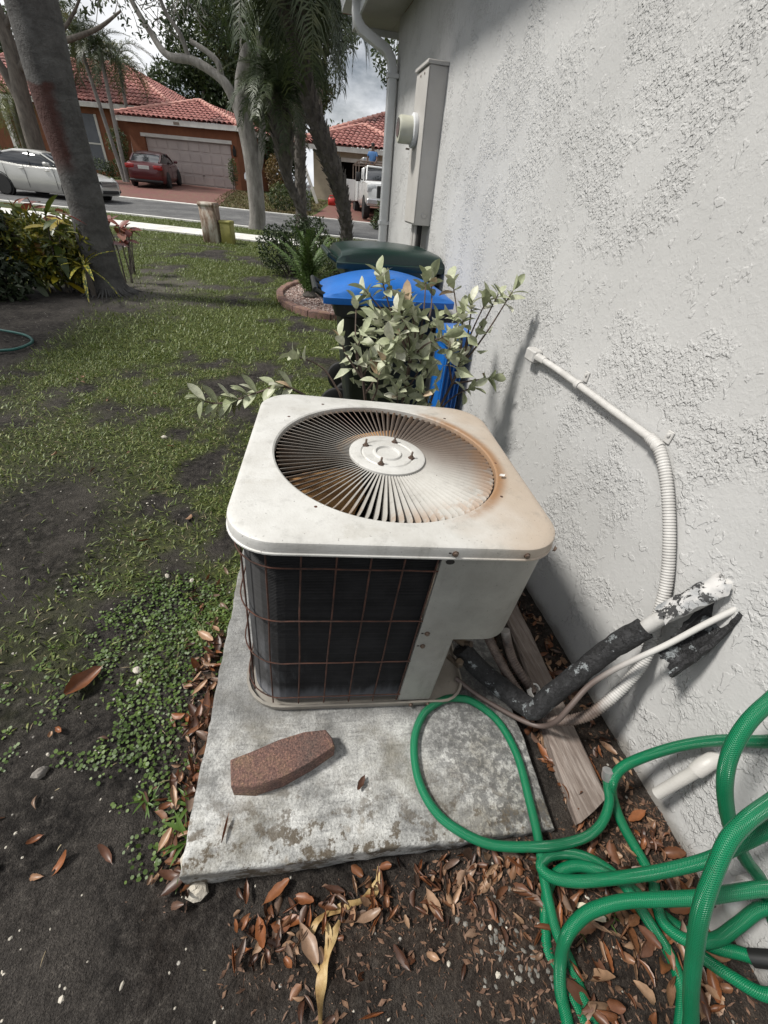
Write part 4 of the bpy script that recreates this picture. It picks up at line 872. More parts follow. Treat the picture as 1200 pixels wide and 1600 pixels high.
def sedan(label, loc, rotz, mat, pitch=0):
    c = thing('parked_car', label, 'car', loc, (0, pitch, rotz))
    st = [(-2.44, .62, .42, .78), (-2.38, .78, .30, .95), (-2.2, .86, .24, 1.05), (-1.85, .905, .20, 1.075), (-1.4, .92, .19, 1.06), (-.6, .925, .18, 1.0), (.3, .925, .18, .985), (.95, .92, .18, 1.0), (1.4, .915, .18, .955), (1.9, .885, .20, .86), (2.2, .82, .22, .77), (2.36, .72, .26, .66), (2.44, .56, .34, .56)]
    b = MB(); rings = []
    for x, w, zl, zt in st:
        half = [(w*.88, zl), (w*.97, zl+.09), (w, zl+(zt-zl)*.42), (w*.985, zl+(zt-zl)*.72), (w*.955, zt-.055), (w*.88, zt-.01), (w*.55, zt+.018), (0, zt+.028)]
        rings.append([(x, y, z) for y, z in half]+[(x, -y, z) for y, z in half[-2::-1]])
    b.loft(rings); b.build('body', mat, c, 45)
    gs = [(1.22, .74, .965, .985), (.85, .77, .985, 1.17), (.35, .79, .99, 1.40), (-.15, .80, 1.0, 1.455), (-.8, .80, 1.01, 1.45), (-1.25, .78, 1.03, 1.36), (-1.62, .75, 1.05, 1.20), (-1.98, .70, 1.06, 1.075)]
    b = MB(); rings = []; rr2 = []
    for x, w, zl, zt in gs:
        k = (zt-zl)/.45; wt = w-.20*k
        half = [(w, zl-.02), (w-.03*k, zl+(zt-zl)*.4), (wt+.03, zt-.05*k), (wt-.06, zt-.012*k), (wt*.5, zt+.01), (0, zt+.014)]
        rings.append([(x, y, z) for y, z in half]+[(x, -y, z) for y, z in half[-2::-1]])
        rr2.append((x, wt, zt, k))
    b.loft(rings); b.build('windows', m_cglass, c, 50)
    b = MB(); rings = []
    for x, wt, zt, k in rr2[2:6]:
        half = [(wt+.045, zt-.075), (wt+.04, zt-.04), (wt-.05, zt), (wt*.5, zt+.022), (0, zt+.027)]; rings.append([(x, y, z) for y, z in half]+[(x, -y, z) for y, z in half[-2::-1]])
    b.loft(rings); b.build('roof_panel', mat, c, 45)
    for s in (-1, 1):
        b = MB(); b.tube([(1.20, s*.755, .99), (.85, s*.725, 1.17), (.35, s*.64, 1.39)], .028, 6); b.build('pillar', mat, c, 40)
        b = MB(); b.tube([(-1.98, s*.69, 1.08), (-1.62, s*.70, 1.19), (-1.25, s*.665, 1.345)], .040, 6); b.build('pillar', mat, c, 40)
        b = MB(); b.box(-.14, -.06, s*.80-.012, s*.80+.012, 1.0, 1.02); b.tube([(-.10, s*.805, 1.0), (-.11, s*.655, 1.42)], .022, 5); b.build('pillar', m_blk, c, 40)
        b = MB(); b.bbox(.66, .86, s*.99-.09, s*.99+.09, 1.01, 1.13, .03); b.tube([(.80, s*.86, 1.02), (.78, s*.93, 1.06)], .02, 6); b.build('mirror', mat, c, 40)
        for x in (.62, -.42): 
            b = MB(); b.bbox(x-.09, x+.09, s*.925-.02, s*.925+.02, .86, .89, .006); b.build('door_handle', mat, c, 40)
        b = MB(); b.box(.90, .908, s*.924-.004, s*.924+.004, .30, .97); b.box(-.30, -.292, s*.926-.004, s*.926+.004, .30, .98); b.box(-1.15, -1.142, s*.924-.004, s*.924+.004, .45, 1.0); b.build('door_gap', m_blk, c, 0)
        for x in (1.42, -1.42):
            b = MB(); b.lathe([(.385, s*.80), (.385, s*.922), (.36, s*.929), (.36, s*.80)], 26, (x, 0, .335), 'y', cap=False); b.lathe([(.36, s*.9), (0.0, s*.9)], 26, (x, 0, .335), 'y', cap=False); b.build('wheel_arch', m_blk, c, 40)
            wheel(c, x, s*.855, .335, .22)
        b = MB(); b.loft([[(2.05, s*.86, .62), (2.10, s*.84, .80), (2.10, s*.70, .835), (2.05, s*.6, .70)], [(2.28, s*.82, .60), (2.26, s*.78, .71), (2.32, s*.62, .715), (2.38, s*.58, .60)]]); b.build('headlight', m_lens, c, 40)
        b = MB(); b.bbox(-2.425, -2.20, min(s*.45, s*.875), max(s*.45, s*.875), .80, .98, .03); b.build('tail_light', m_red, c, 40)
        b = MB(); b.bbox(2.28, 2.40, min(s*.5, s*.72), max(s*.5, s*.72), .34, .44, .02); b.build('fog_lamp', m_blk, c, 40)
    b = MB()
    for k in range(4): b.bbox(2.36, 2.455, -.46, .46, .52+k*.045, .545+k*.045, .004)
    b.build('grille', m_rim, c, 0)
    b = MB(); b.bbox(2.36, 2.445, -.48, .48, .505, .70, .02); b.build('grille_backing', m_blk, c, 30)
    b = MB(); b.bbox(2.30, 2.45, -.5, .5, .30, .42, .02); b.build('lower_grille', m_blk, c, 30)
    b = MB(); b.bbox(-2.455, -2.40, -.26, .26, .80, .94, .006); b.build('number_plate', m_plate, c, 30)
    b = MB(); b.bbox(-2.45, -2.30, -.80, .80, .26, .38, .03); b.build('bumper_valance', m_blk, c, 40)
    return c
sx_, sy_ = uvx(-16.15, 18.25); sedan('silver sedan parked on the street behind the leaning grey trunk', (sx_, sy_, tz(-16.15, 18.25)), -A20, car_paint('silver_paint', (.50, .495, .47)))
rx_, ry_ = uvx(-16.75, 26.8); sedan('dark red sedan parked on the red driveway by the garage', (rx_, ry_, tz(-16.35, 26.9)+.03), PI/2-.03, car_paint('red_paint', (.075, .004, .007)), -.055)

# utility truck
tu, tv = -3.75, 24.9
tx_, ty_ = uvx(tu, tv); tk = thing('utility_truck', 'white utility truck with open side cabinet parked on the right driveway', 'truck', (tx_, ty_, tz(-3.8, 23.3)+.02), (0, -.03, -PI/2-A20+.30))
m_wtruck = car_paint('white_truck_paint', (.72, .72, .71))
b = MB(); rings = []
for x, w, zl, zt in [(2.95, .70, .60, 1.05), (2.88, .88, .50, 1.28), (2.6, .96, .48, 1.36), (1.75, .98, .48, 1.42), (1.6, .98, .48, 1.44), (-.1, .98, .48, 1.42), (-.2, .97, .5, 1.4)]:
    half = [(w*.9, zl), (w, zl+.15), (w, zt-.2), (w*.97, zt-.05), (w*.85, zt), (0, zt+.03)]; rings.append([(x, y, z) for y, z in half]+[(x, -y, z) for y, z in half[-2::-1]])
b.loft(rings[::-1]); b.build('body', m_wtruck, tk, 45)
b = MB(); rings = []
for x, w, zl, zt in [(1.72, .84, 1.42, 1.45), (1.15, .84, 1.42, 1.90), (.9, .84, 1.42, 1.96), (-.1, .84, 1.42, 1.98), (-.2, .82, 1.42, 1.95)]:
    k = (zt-zl)/.55; wt = w-.13*k; half = [(w, zl-.02), (wt, zt-.05*k), (wt-.06, zt), (0, zt+.02)]; rings.append([(x, y, z) for y, z in half]+[(x, -y, z) for y, z in half[-2::-1]])
b.loft(rings[::-1]); b.build('windows', m_cglass, tk, 45)
b = MB(); b.bbox(-.22, 1.14, -.75, .75, 1.93, 2.01, .03); b.build('roof_panel', m_wtruck, tk, 40)
for s in (-1, 1):
    b = MB(); b.tube([(1.70, s*.83, 1.45), (1.13, s*.735, 1.93)], .035, 6); b.build('pillar', m_wtruck, tk, 40)
    b = MB(); b.bbox(.38, .46, s*.79-.05, s*.79+.05, 1.40, 1.96, .02); b.build('pillar', m_wtruck, tk, 40)
    b = MB(); b.bbox(-.22, -.12, s*.79-.05, s*.79+.05, 1.40, 1.96, .02); b.build('pillar', m_wtruck, tk, 40)
    b = MB(); b.bbox(1.25, 1.40, s*1.18-.11, s*1.18+.11, 1.38, 1.72, .03); b.tube([(1.3, s*.95, 1.45), (1.33, s*1.12, 1.5)], .025, 6); b.build('mirror', m_blk, tk, 40)
    b = MB(); b.bbox(2.72, 2.93, min(s*.52, s*.93), max(s*.52, s*.93), .98, 1.24, .03); b.build('headlight', m_lens, tk, 40)
    for x in (2.1, -1.9):
        b = MB(); b.lathe([(.46, s*.80), (.46, s*1.0), (.42, s*1.01), (.42, s*.80)], 26, (x, 0, .42), 'y', cap=False); b.lathe([(.42, s*.95), (0, s*.95)], 20, (x, 0, .42), 'y', cap=False); b.build('wheel_arch', m_blk, tk, 40); wheel(tk, x, s*.86, .41, .28)
b = MB(); b.bbox(2.90, 2.99, -.50, .50, .78, 1.22, .03); b.build('grille', m_blk, tk, 30)
b = MB(); b.bbox(2.86, 3.10, -.95, .95, .52, .74, .04); b.build('bumper', m_rim, tk, 30)
for s in (-1, 1):
    b = MB(); b.bbox(-3.3, -.32, min(s*.62, s*1.03), max(s*.62, s*1.03), .66, 1.55, .02); b.build('service_cabinet', m_wtruck, tk, 30)
b = MB(); b.bbox(-3.3, -.3, -.62, .62, .62, .80, .01); b.build('bed_floor', m_steel, tk, 30)
b = MB(); b.bbox(-1.32, -1.27, -1.85, -1.04, .66, 1.54, .01); b.build('cabinet_door', m_wtruck, tk, 30)
b = MB()
for y in (-.95, .95):
    for x in (-.4, -1.8, -3.2): b.tube([(x, y, 1.55), (x, y, 2.25)], .03, 6)
    b.tube([(-.4, y, 2.25), (-3.2, y, 2.25)], .03, 6)
for x in (-.4, -1.8, -3.2): b.tube([(x, -.95, 2.25), (x, .95, 2.25)], .03, 6)
b.build('ladder_rack', m_steel, tk, 40)
b = MB(); b.bbox(-2.9, -1.9, -.6, .1, 2.30, 2.52, .04); b.build('roof_box', pm('galvanised', (.5, .5, .5), (.35, .35, .35), 5, .35, metal=.6), tk, 30)
b = MB(); b.bbox(-1.15, -.36, -.58, .5, .80, 1.15, .05); b.build('toolbox', m_steel, tk, 30)
b = MB(); b.bbox(-2.6, -1.5, -.4, .5, .80, 1.70, .05); b.build('equipment', m_steel, tk, 30)

# worker standing on the truck bed
ps = thing('person', 'person in blue shirt and dark trousers standing on the truck bed', 'person', (0, 0, 0), (0, 0, 0)); ps.location = Vector((tx_, ty_, tk.location.z)) + Matrix.Rotation(tk.rotation_euler.z, 3, 'Z') @ Vector((-.68, -.25, 1.17)); ps.rotation_euler = (0, 0, tk.rotation_euler.z-.5)
def skin(name, joints, edges, mat, par, sub=2):
    me = bpy.data.meshes.new(name); me.from_pydata([j[:3] for j in joints], edges, []); me.update(); me.materials.append(mat); o = obj(name, me, par)
    md = o.modifiers.new('skin', 'SKIN'); sv = me.skin_vertices[0].data
    for i, j in enumerate(joints): sv[i].radius = (j[3], j[4] if len(j) > 4 else j[3])
    sv[0].use_root = True; md.use_smooth_shade = True; s = o.modifiers.new('sub', 'SUBSURF'); s.levels = sub; s.render_levels = sub; return o
m_skin = pm('dark_skin', (.11, .06, .04), (.09, .05, .033), 9, .6)
skin('body', [(0, 0, .92, .10, .13), (0, 0, 1.12, .095, .14), (.02, 0, 1.36, .10, .17), (.03, 0, 1.50, .055), (.05, 0, 1.60, .07), (.06, 0, 1.70, .085), (.05, 0, 1.78, .06),
               (.02, .19, 1.42, .055), (.08, .26, 1.16, .042), (.26, .22, 1.02, .034), (.34, .20, 1.0, .03), (.02, -.19, 1.42, .055), (.05, -.27, 1.15, .042), (.20, -.26, .97, .034), (.28, -.25, .94, .03),
               (0, .10, .82, .085), (.03, .11, .46, .062), (0, .11, .08, .045), (.14, .12, .04, .04), (0, -.10, .82, .085), (.02, -.12, .46, .062), (-.02, -.12, .08, .045), (.12, -.13, .04, .04)],
     [(0, 1), (1, 2), (2, 3), (3, 4), (4, 5), (5, 6), (2, 7), (7, 8), (8, 9), (9, 10), (2, 11), (11, 12), (12, 13), (13, 14), (0, 15), (15, 16), (16, 17), (17, 18), (0, 19), (19, 20), (20, 21), (21, 22)], m_skin, ps)
skin('shirt', [(0, 0, .98, .125, .155), (0, 0, 1.14, .115, .158), (.02, 0, 1.36, .118, .185), (.03, 0, 1.47, .08, .10), (.02, .19, 1.42, .075), (.05, .235, 1.27, .062), (.02, -.19, 1.42, .075), (.04, -.24, 1.27, .062)], [(0, 1), (1, 2), (2, 3), (2, 4), (4, 5), (2, 6), (6, 7)], pm('blue_shirt', (.06, .16, .36), (.05, .13, .29), 12, .8), ps)
skin('trousers', [(0, 0, .98, .115, .145), (0, .10, .80, .10), (.03, .11, .46, .08), (0, .11, .10, .065), (0, -.10, .80, .10), (.02, -.12, .46, .08), (-.02, -.12, .10, .065)], [(0, 1), (1, 2), (2, 3), (0, 4), (4, 5), (5, 6)], pm('dark_trousers', (.015, .016, .022), (.01, .011, .015), 12, .9), ps)
b = MB(); b.lathe([(.088, -.01), (.096, .04), (.085, .09), (.04, .125), (0, .13)], 14, (.05, 0, 1.68), cap=False); b.build('cap', pm('black_cap', (.012, .012, .014), None, 10, .8), ps, 50)

# ------------------------------------------------------------------ small things along the street
def at_uv(u, v, dz=0): x, y = uvx(u, v); return (x, y, tz(u, v)+dz)
m_ped, t, p = newmat('rusty_pedestal'); v = vec(t); nz = noise(t, vec(t, 'Object', (1, 1, .35)), 7, 6, .7); c = ramp(t, nz, [(.35, (.10, .05, .03)), (.48, (.26, .19, .14)), (.6, (.46, .42, .36))]); t.links.new(c, p.inputs['Base Color']); p.inputs['Roughness'].default_value = .7
b = MB(); b.bbox(-.20, .20, -.17, .17, -.05, .80, .03); b.bbox(-.215, .215, -.185, .185, .74, .84, .03); o = tag(b.build('utility_pedestal', m_ped, None, 40), 'rust-stained beige utility pedestal at the lawn edge', 'utility box'); o.location = (-1.83, 12.30, .105); o.rotation_euler = SROT
b = MB(); b.bbox(-.145, .145, -.13, .13, -.05, .47, .02); b.bbox(-.155, .155, -.14, .14, .43, .50, .02); o = tag(b.build('utility_pedestal', pm('yellow_green_box', (.30, .28, .075), (.24, .22, .06), 8, .6), None, 40), 'small yellow-green utility box beside the rusty pedestal', 'utility box'); o.location = (-1.44, 12.18, .105); o.rotation_euler = SROT
mbx = thing('mailbox', 'white mailbox on a white post across the street', 'mailbox', at_uv(-9.17, 22.2), SROT)
b = MB(); b.bbox(-.055, .055, -.055, .055, -.1, 1.62, .01); b.lathe([(.06, 1.62), (.075, 1.65), (.05, 1.68), (.07, 1.74), (.03, 1.80), (0, 1.81)], 10, cap=False); b.build('post', m_white, mbx, 40)
b = MB(); b.loft([[(x, y, z) for y, z in [(-.30, 1.05), (.20, 1.05), (.20, 1.05)]] for x in (-.1, .1)]) if False else None
pr = [(-.12, 1.10), (.12, 1.10), (.12, 1.25), (.08, 1.33), (0, 1.36), (-.08, 1.33), (-.12, 1.25)]; b = MB(); b.loft([[(x-.22, y, z) for x, z in pr] for y in (-.30, .22)]); b.box(-.34, -.05, -.2, .15, 1.06, 1.10); b.build('box', pm('mailbox_grey', (.55, .56, .58), (.45, .46, .48), 5, .5), mbx, 40)
b = MB(); b.bbox(-.22, .22, -.2, .2, -.05, .75, .03); b.bbox(-.235, .235, -.215, .215, .70, .78, .02); o = tag(b.build('utility_cabinet', pm('pale_grey_cabinet', (.42, .44, .45), (.36, .38, .39), 5, .5), None, 40), 'pale grey utility cabinet beside the leaning white board', 'utility box'); o.location = at_uv(-7.4, 24.4); o.rotation_euler = SROT; o.scale = (1, 1, 1.35)
b = MB(); q = at_uv(-7.5, 29.0); b.loft([[(x, -.02, z), (x+.18, -.02, z), (x+.18, .02, z), (x, .02, z)] for x, z in ((0, 0), (-1.15, 2.7))]); o = tag(b.build('leaning_board', m_white, None, 0), 'long white board leaning by the tan house', 'board'); o.location = at_uv(-7.75, 27.6); o.rotation_euler = SROT
can = thing('fuel_can', 'red plastic fuel can on the right driveway beside the palm trunk', 'can', at_uv(-6.75, 27.4), SROT)
m_can = pm('red_can', (.42, .02, .015), (.34, .015, .012), 8, .4)
b = MB(); b.bbox(-.20, .20, -.14, .14, 0, .36, .05); b.build('body', m_can, can, 40); b = MB(); b.tube([(-.12, 0, .36), (-.10, 0, .46), (.10, 0, .46), (.12, 0, .36)], .03, 8); b.build('handle', m_can, can, 40); b = MB(); b.tube([(.16, 0, .34), (.24, 0, .50)], .025, 8); b.build('spout', m_blk, can, 40)
fn = thing('garden_statue', 'white scrolled garden statue on a pedestal before the orange house window', 'statue', at_uv(-23.6, 30.2), SROT)
b = MB(); b.bbox(-.35, .35, -.3, .3, 0, .12, .03); b.lathe([(.22, .12), (.16, .3), (.15, .75), (.26, .88)], 12); b.bbox(-.42, .42, -.36, .36, .88, .98, .03); b.build('pedestal', m_white, fn, 40)
b = MB(); b.tube(crom([(0, 0, .97), (.16, 0, 1.15), (-.02, 0, 1.35), (-.20, 0, 1.52), (-.05, 0, 1.75), (.12, 0, 1.68), (.06, 0, 1.56)], 6), [.13-.0018*k for k in range(37)], 10); b.build('figure', m_white, fn, 50)

# ================================================================== VEGETATION
def leafmat(name, stops, rough=.55, trans=.25, byobj=False, scale=1.2):
    m, t, p = newmat(name)
    if byobj: f = N(t, 'ShaderNodeObjectInfo').outputs['Random']
    else: f = noise(t, wpos(t), scale, 4, .7)
    c = ramp(t, f, stops); 
    if byobj: c = mixc(t, .5, c, ramp(t, noise(t, vec(t), 60, 4), [(.3, (.55, .55, .55)), (.7, (1.3, 1.3, 1.3))]), 'MULTIPLY')
    t.links.new(c, p.inputs['Base Color']); p.inputs['Roughness'].default_value = rough
    tr = N(t, 'ShaderNodeBsdfTranslucent'); t.links.new(c, tr.inputs[0]); mx = N(t, 'ShaderNodeMixShader'); mx.inputs[0].default_value = trans
    o = [n for n in t.nodes if n.type == 'OUTPUT_MATERIAL'][0]; t.links.new(p.outputs[0], mx.inputs[1]); t.links.new(tr.outputs[0], mx.inputs[2]); t.links.new(mx.outputs[0], o.inputs[0])
    return m
m_leafd = leafmat('dark_leaf', [(.30, (.012, .022, .008)), (.5, (.035, .058, .016)), (.68, (.085, .11, .03))], .5, .22, scale=.9)
m_leafm = leafmat('mid_leaf', [(.30, (.022, .036, .012)), (.5, (.06, .085, .024)), (.7, (.14, .15, .045))], .5, .25, scale=1.5)
m_palm = leafmat('palm_leaf', [(.30, (.016, .028, .010)), (.5, (.040, .062, .020)), (.7, (.10, .115, .045))], .45, .2, scale=2.0)
m_palmy = leafmat('yellow_palm_leaf', [(.30, (.04, .055, .015)), (.5, (.10, .12, .03)), (.7, (.26, .22, .05))], .45, .25, scale=2.0)
def leafcloud(name, blobs, n, size, mat, parent=None, seed=1, gap=.42, aspect=.45, shell=.55):
    """n small leaves spread through blobs = [(centre, radii)], thinned by noise into clumps"""
    r = np.random.default_rng(seed); vol = np.array([b[1][0]*b[1][1]*b[1][2] for b in blobs])**.75; pick = r.choice(len(blobs), n, p=vol/vol.sum())
    d = r.normal(size=(n, 3)); d /= np.linalg.norm(d, axis=1)[:, None]; rad = r.random(n)**(1/3)*(1-shell)+shell*r.random(n)**.25
    c = np.array([b[0] for b in blobs])[pick]; R = np.array([b[1] for b in blobs])[pick]; P = c+d*rad[:, None]*R
    s0 = 1.0/np.median(R)*2.2; nz = fbm(P[:, 0]*s0+P[:, 2]*s0*.7, P[:, 1]*s0-P[:, 2]*s0*.6, seed+60, 3); P = P[nz > gap]; n = len(P)
    a = r.normal(size=(n, 3)); a[:, 2] -= .3; a /= np.linalg.norm(a, axis=1)[:, None]; b = np.cross(a, r.normal(size=(n, 3))); b /= np.linalg.norm(b, axis=1)[:, None]
    s = size*r.uniform(.6, 1.35, n)[:, None]; nn = np.cross(a, b)*s*.12
    V = np.stack([P, P+a*s*.5+b*s*aspect*.5+nn, P+a*s, P+a*s*.5-b*s*aspect*.5+nn], 1).reshape(-1, 3); F = np.arange(4*n).reshape(-1, 4)
    return obj(name, np_mesh(name, V, F, mat, False), parent)
def bark(name, c1, c2, ring=0, sc_=6):
    m, t, p = newmat(name); v = vec(t, 'Object', (1, 1, .35) if not ring else None); nz = noise(t, v, sc_, 7, .7); c = ramp(t, nz, [(.3, c2), (.68, c1)])
    h = noise(t, v, sc_*5, 5, .7)
    if ring:
        sx = N(t, 'ShaderNodeSeparateXYZ'); t.links.new(vec(t), sx.inputs[0]); rg = math2(t, 'SINE', math2(t, 'ADD', math2(t, 'MULTIPLY', sx.outputs[2], ring), math2(t, 'MULTIPLY', noise(t, vec(t), 3, 3), 4.)))
        c = mixc(t, fr(t, rg, .8, 1, 0, .28), c, tuple(x*.5 for x in c2)); h = math2(t, 'ADD', h, math2(t, 'MULTIPLY', rg, -.07))
    t.links.new(c, p.inputs['Base Color']); p.inputs['Roughness'].default_value = .9; bump(t, p, h, .02); return m, t, p, c
m_oakb, *_ = bark('pale_grey_bark', (.30, .285, .265), (.11, .10, .09)); m_darkb, *_ = bark('dark_bark', (.15, .13, .11), (.05, .042, .035))
def frond_mesh(name, L, droop, leaflets, ll, mat, seed=1, vfold=.5, wid=.018, stem=.016):
    """feather frond along +x with drooping tip and hanging leaflets"""
    r = random.Random(seed); b = MB(); P = []
    for i in range(13):
        f = i/12; P.append(Vector((L*(math.sin(f*droop)/droop if droop else f), 0, L*((math.cos(f*droop)-1)/droop if droop else 0)+L*.10*math.sin(f*PI))))
    b.tube(P, [stem*(1-.85*i/12) for i in range(13)], 5)
    for k in range(leaflets):
        f = .12+.88*k/leaflets; i = min(int(f*12), 11); q = P[i].lerp(P[i+1], f*12-i); tg = (P[i+1]-P[i]).normalized(); l = ll*(math.sin(min(1, f*1.15+.12)*PI*.93)*.75+.3)
        for s in (-1, 1):
            d = (tg*r.uniform(.5, 1.2)+Vector((0, s*r.uniform(.7, 1.1), 0))+Vector((0, 0, vfold*r.uniform(-.2, 1.5)))).normalized(); l2 = l*r.uniform(.85, 1.1)
            m = q+d*l2*.55; e = q+d*l2+Vector((0, 0, -l2*.42)); n_ = tg.cross(d).cross(d).normalized()*wid*.5
            b.add([q-n_*.5, q+n_*.5, m+n_, m-n_, e], [(0, 1, 2, 3), (3, 2, 4)])
    return b.mesh(name, mat, 0)
FR = [frond_mesh('frond', 1.5, 1.5, 58, .44, m_palm, 1), frond_mesh('frond', 1.5, 1.9, 58, .48, m_palm, 2), frond_mesh('frond', 1.5, 1.1, 58, .42, m_palm, 3)]
FRY = [frond_mesh('frond', 1.5, 1.3, 30, .5, m_palmy, 4), frond_mesh('frond', 1.5, 1.8, 30, .5, m_palmy, 5)]
def crown_fronds(par, c, n, scale, meshes, seed, elo=-.9, ehi=1.1):
    r = random.Random(seed)
    for k in range(n):
        az = k*2.39996+r.uniform(-.2, .2); el = elo+(ehi-elo)*(k+.5)/n; o = obj('frond', r.choice(meshes), par, c, (0, -el, az), scale*r.uniform(.85, 1.15))
def palm(label, loc, path, radii, mat, nfr, fsc, seed, boots=0, meshes=FR, group=None, elo=-.9, ehi=1.1, name='palm_tree', n=12):
    t_ = thing(name, label, 'palm tree', loc, group=group); P = crom(path, 8); k = len(P); R = [np.interp(i/(k-1), np.linspace(0, 1, len(radii)), radii) for i in range(k)]
    b = MB(); b.tube(P, R, n); b.build('trunk', mat, t_, 60)
    if boots:
        r = random.Random(seed+5); b = MB(); tot = len(P)-1
        for j in range(boots):
            f = j/boots; i = min(int(f*tot), tot-1); q = P[i].lerp(P[i+1], f*tot-i); tg = (P[i+1]-P[i]).normalized(); a = j*2.39996; rr = R[i]
            x_ = tg.orthogonal().normalized(); y_ = tg.cross(x_); d = x_*math.cos(a)+y_*math.sin(a); s_ = y_*math.cos(a)-x_*math.sin(a); w = rr*.42; L_ = rr*r.uniform(.5, .95)
            b.loft([[q+d*rr*.8-s_*w, q+d*rr*.8+s_*w, q+d*rr*.8+s_*w-tg*w, q+d*rr*.8-s_*w-tg*w], [q+d*(rr+L_*.5)-s_*w*.5+tg*L_, q+d*(rr+L_*.5)+s_*w*.5+tg*L_, q+d*(rr+L_*.35)+s_*w*.45+tg*L_*.8, q+d*(rr+L_*.35)-s_*w*.45+tg*L_*.8]])
        tag(b.build('frond_stubs', mat, t_, 0), kind='stuff')
    crown_fronds(t_, P[-1], nfr, fsc, meshes, seed, elo, ehi); return t_

# the near grey ringed trunk with a red paint patch
m_near, t, p, c = bark('grey_ringed_bark', (.115, .112, .108), (.040, .037, .035), 24., 5)
sx = N(t, 'ShaderNodeSeparateXYZ'); t.links.new(vec(t), sx.inputs[0]); nz = noise(t, vec(t), 5, 4)
rz = math2(t, 'MULTIPLY', fr(t, math2(t, 'ADD', sx.outputs[2], math2(t, 'MULTIPLY', nz, .22)), 1.42, 1.62), fr(t, math2(t, 'ADD', sx.outputs[2], math2(t, 'MULTIPLY', nz, .12)), 2.20, 2.16))
rz = math2(t, 'MULTIPLY', rz, fr(t, math2(t, 'ADD', sx.outputs[0], math2(t, 'MULTIPLY', nz, .2)), .27, .17)); c = mixc(t, math2(t, 'MULTIPLY', rz, .9), c, (.060, .019, .014)); t.links.new(c, p.inputs['Base Color'])
npalm = palm('thick leaning grey ringed palm trunk with a red paint patch beside the croton bush', (-2.667, 6.218, 0), [(0, 0, -.1), (.0, 0, .12), (.02, 0, .5), (.065, 0, 1.18), (.07, 0, 2.05), (.12, 0, 2.76), (.2, 0, 4.5), (.25, 0, 7.0)], [.33, .27, .225, .205, .215, .235, .25, .22, .16], m_near, 14, 1.7, 3, n=24)
r = random.Random(4)
for k in range(34):
    a = -2.3+2.9*k/34+r.uniform(-.05, .05); L_ = r.uniform(.10, .26); b = MB(); x, y = math.cos(a), math.sin(a)
    b.tube([(x*.22, y*.22, .16), (x*.30, y*.30, .07), (x*(.32+L_), y*(.32+L_), .005)], [.012, .010, .005], 5); b.build('root', m_near, npalm, 40)

# oak in the verge
oak = thing('oak_tree', 'pale grey forked tree with bare limbs growing in the verge', 'tree')
def limb(par, pts, r0, r1, name='branch', n=10):
    P = crom(pts, 6); k = len(P); b = MB(); b.tube(P, [r0+(r1-r0)*i/(k-1) for i in range(k)], n); return b.build(name, m_oakb, par, 60)
b = MB(); P = crom([(-.86, 16.47, .0), (-.83, 16.46, .25), (-.78, 16.45, .65), (-.79, 16.45, 1.8), (-.86, 16.47, 2.5), (-.98, 16.52, 3.2)], 6); k = len(P); b.tube(P, [float(np.interp(i/(k-1), [0, .1, .25, .8, 1], [.42, .30, .26, .25, .24])) for i in range(k)], 16); b.build('trunk', m_oakb, oak, 60)
limb(oak, [(-.95, 16.5, 2.75), (-1.25, 16.6, 3.45), (-1.55, 16.73, 3.75), (-2.22, 16.97, 4.02), (-2.9, 17.22, 4.08), (-3.28, 17.36, 4.51), (-3.64, 17.49, 5.07), (-4.0, 17.6, 5.9)], .15, .05)
limb(oak, [(-.98, 16.52, 3.15), (-.90, 16.5, 3.7), (-.72, 16.42, 4.25), (-.70, 16.42, 4.8), (-.55, 16.4, 6.0)], .20, .08)
limb(oak, [(-.86, 16.47, 2.9), (-.55, 16.36, 3.3), (-.14, 16.22, 3.88), (.27, 16.07, 4.2), (.8, 15.9, 5.2)], .13, .06)
limb(oak, [(-.80, 16.45, 1.3), (-.55, 16.38, 2.0), (-.40, 16.31, 2.73), (-.42, 16.32, 3.45), (-.3, 16.3, 4.6)], .13, .06)
limb(oak, [(-1.45, 16.7, 3.7), (-1.50, 16.7, 4.0), (-1.75, 16.8, 4.2), (-2.2, 17, 4.4)], .09, .06)
limb(oak, [(-2.3, 17, 4.04), (-2.45, 17.0, 4.5), (-2.8, 17.1, 5.0), (-3.0, 17.2, 6.0)], .07, .04)
leafcloud('crown', [((-.4, 16.6, 6.6), (2.3, 1.6, 1.3)), ((-2.9, 17.4, 6.2), (1.5, 1.2, .9)), ((.9, 16.2, 5.9), (1.1, 1.2, 1.0)), ((-1.7, 16.8, 5.6), (1.2, 1.0, .6)), ((-3.4, 17.4, 4.9), (1.0, .7, .6))], 5600, .12, m_leafd, oak, 5, .46)
for k in range(60):                                       # bare twigs against the sky
    q = Vector((-3.2+random.uniform(-1.5, 1.5), 17.3+random.uniform(-.5, .5), 4.6+random.uniform(-.2, 1.2))); d = Vector((random.uniform(-1, 1), random.uniform(-.4, .4), random.uniform(.1, 1))).normalized()
    b = MB(); b.tube([q, q+d*.35, q+d*.7+Vector((random.uniform(-.1, .1), 0, random.uniform(-.1, .15)))], [.012, .008, .004], 4); b.build('twig', m_oakb, oak, 60)

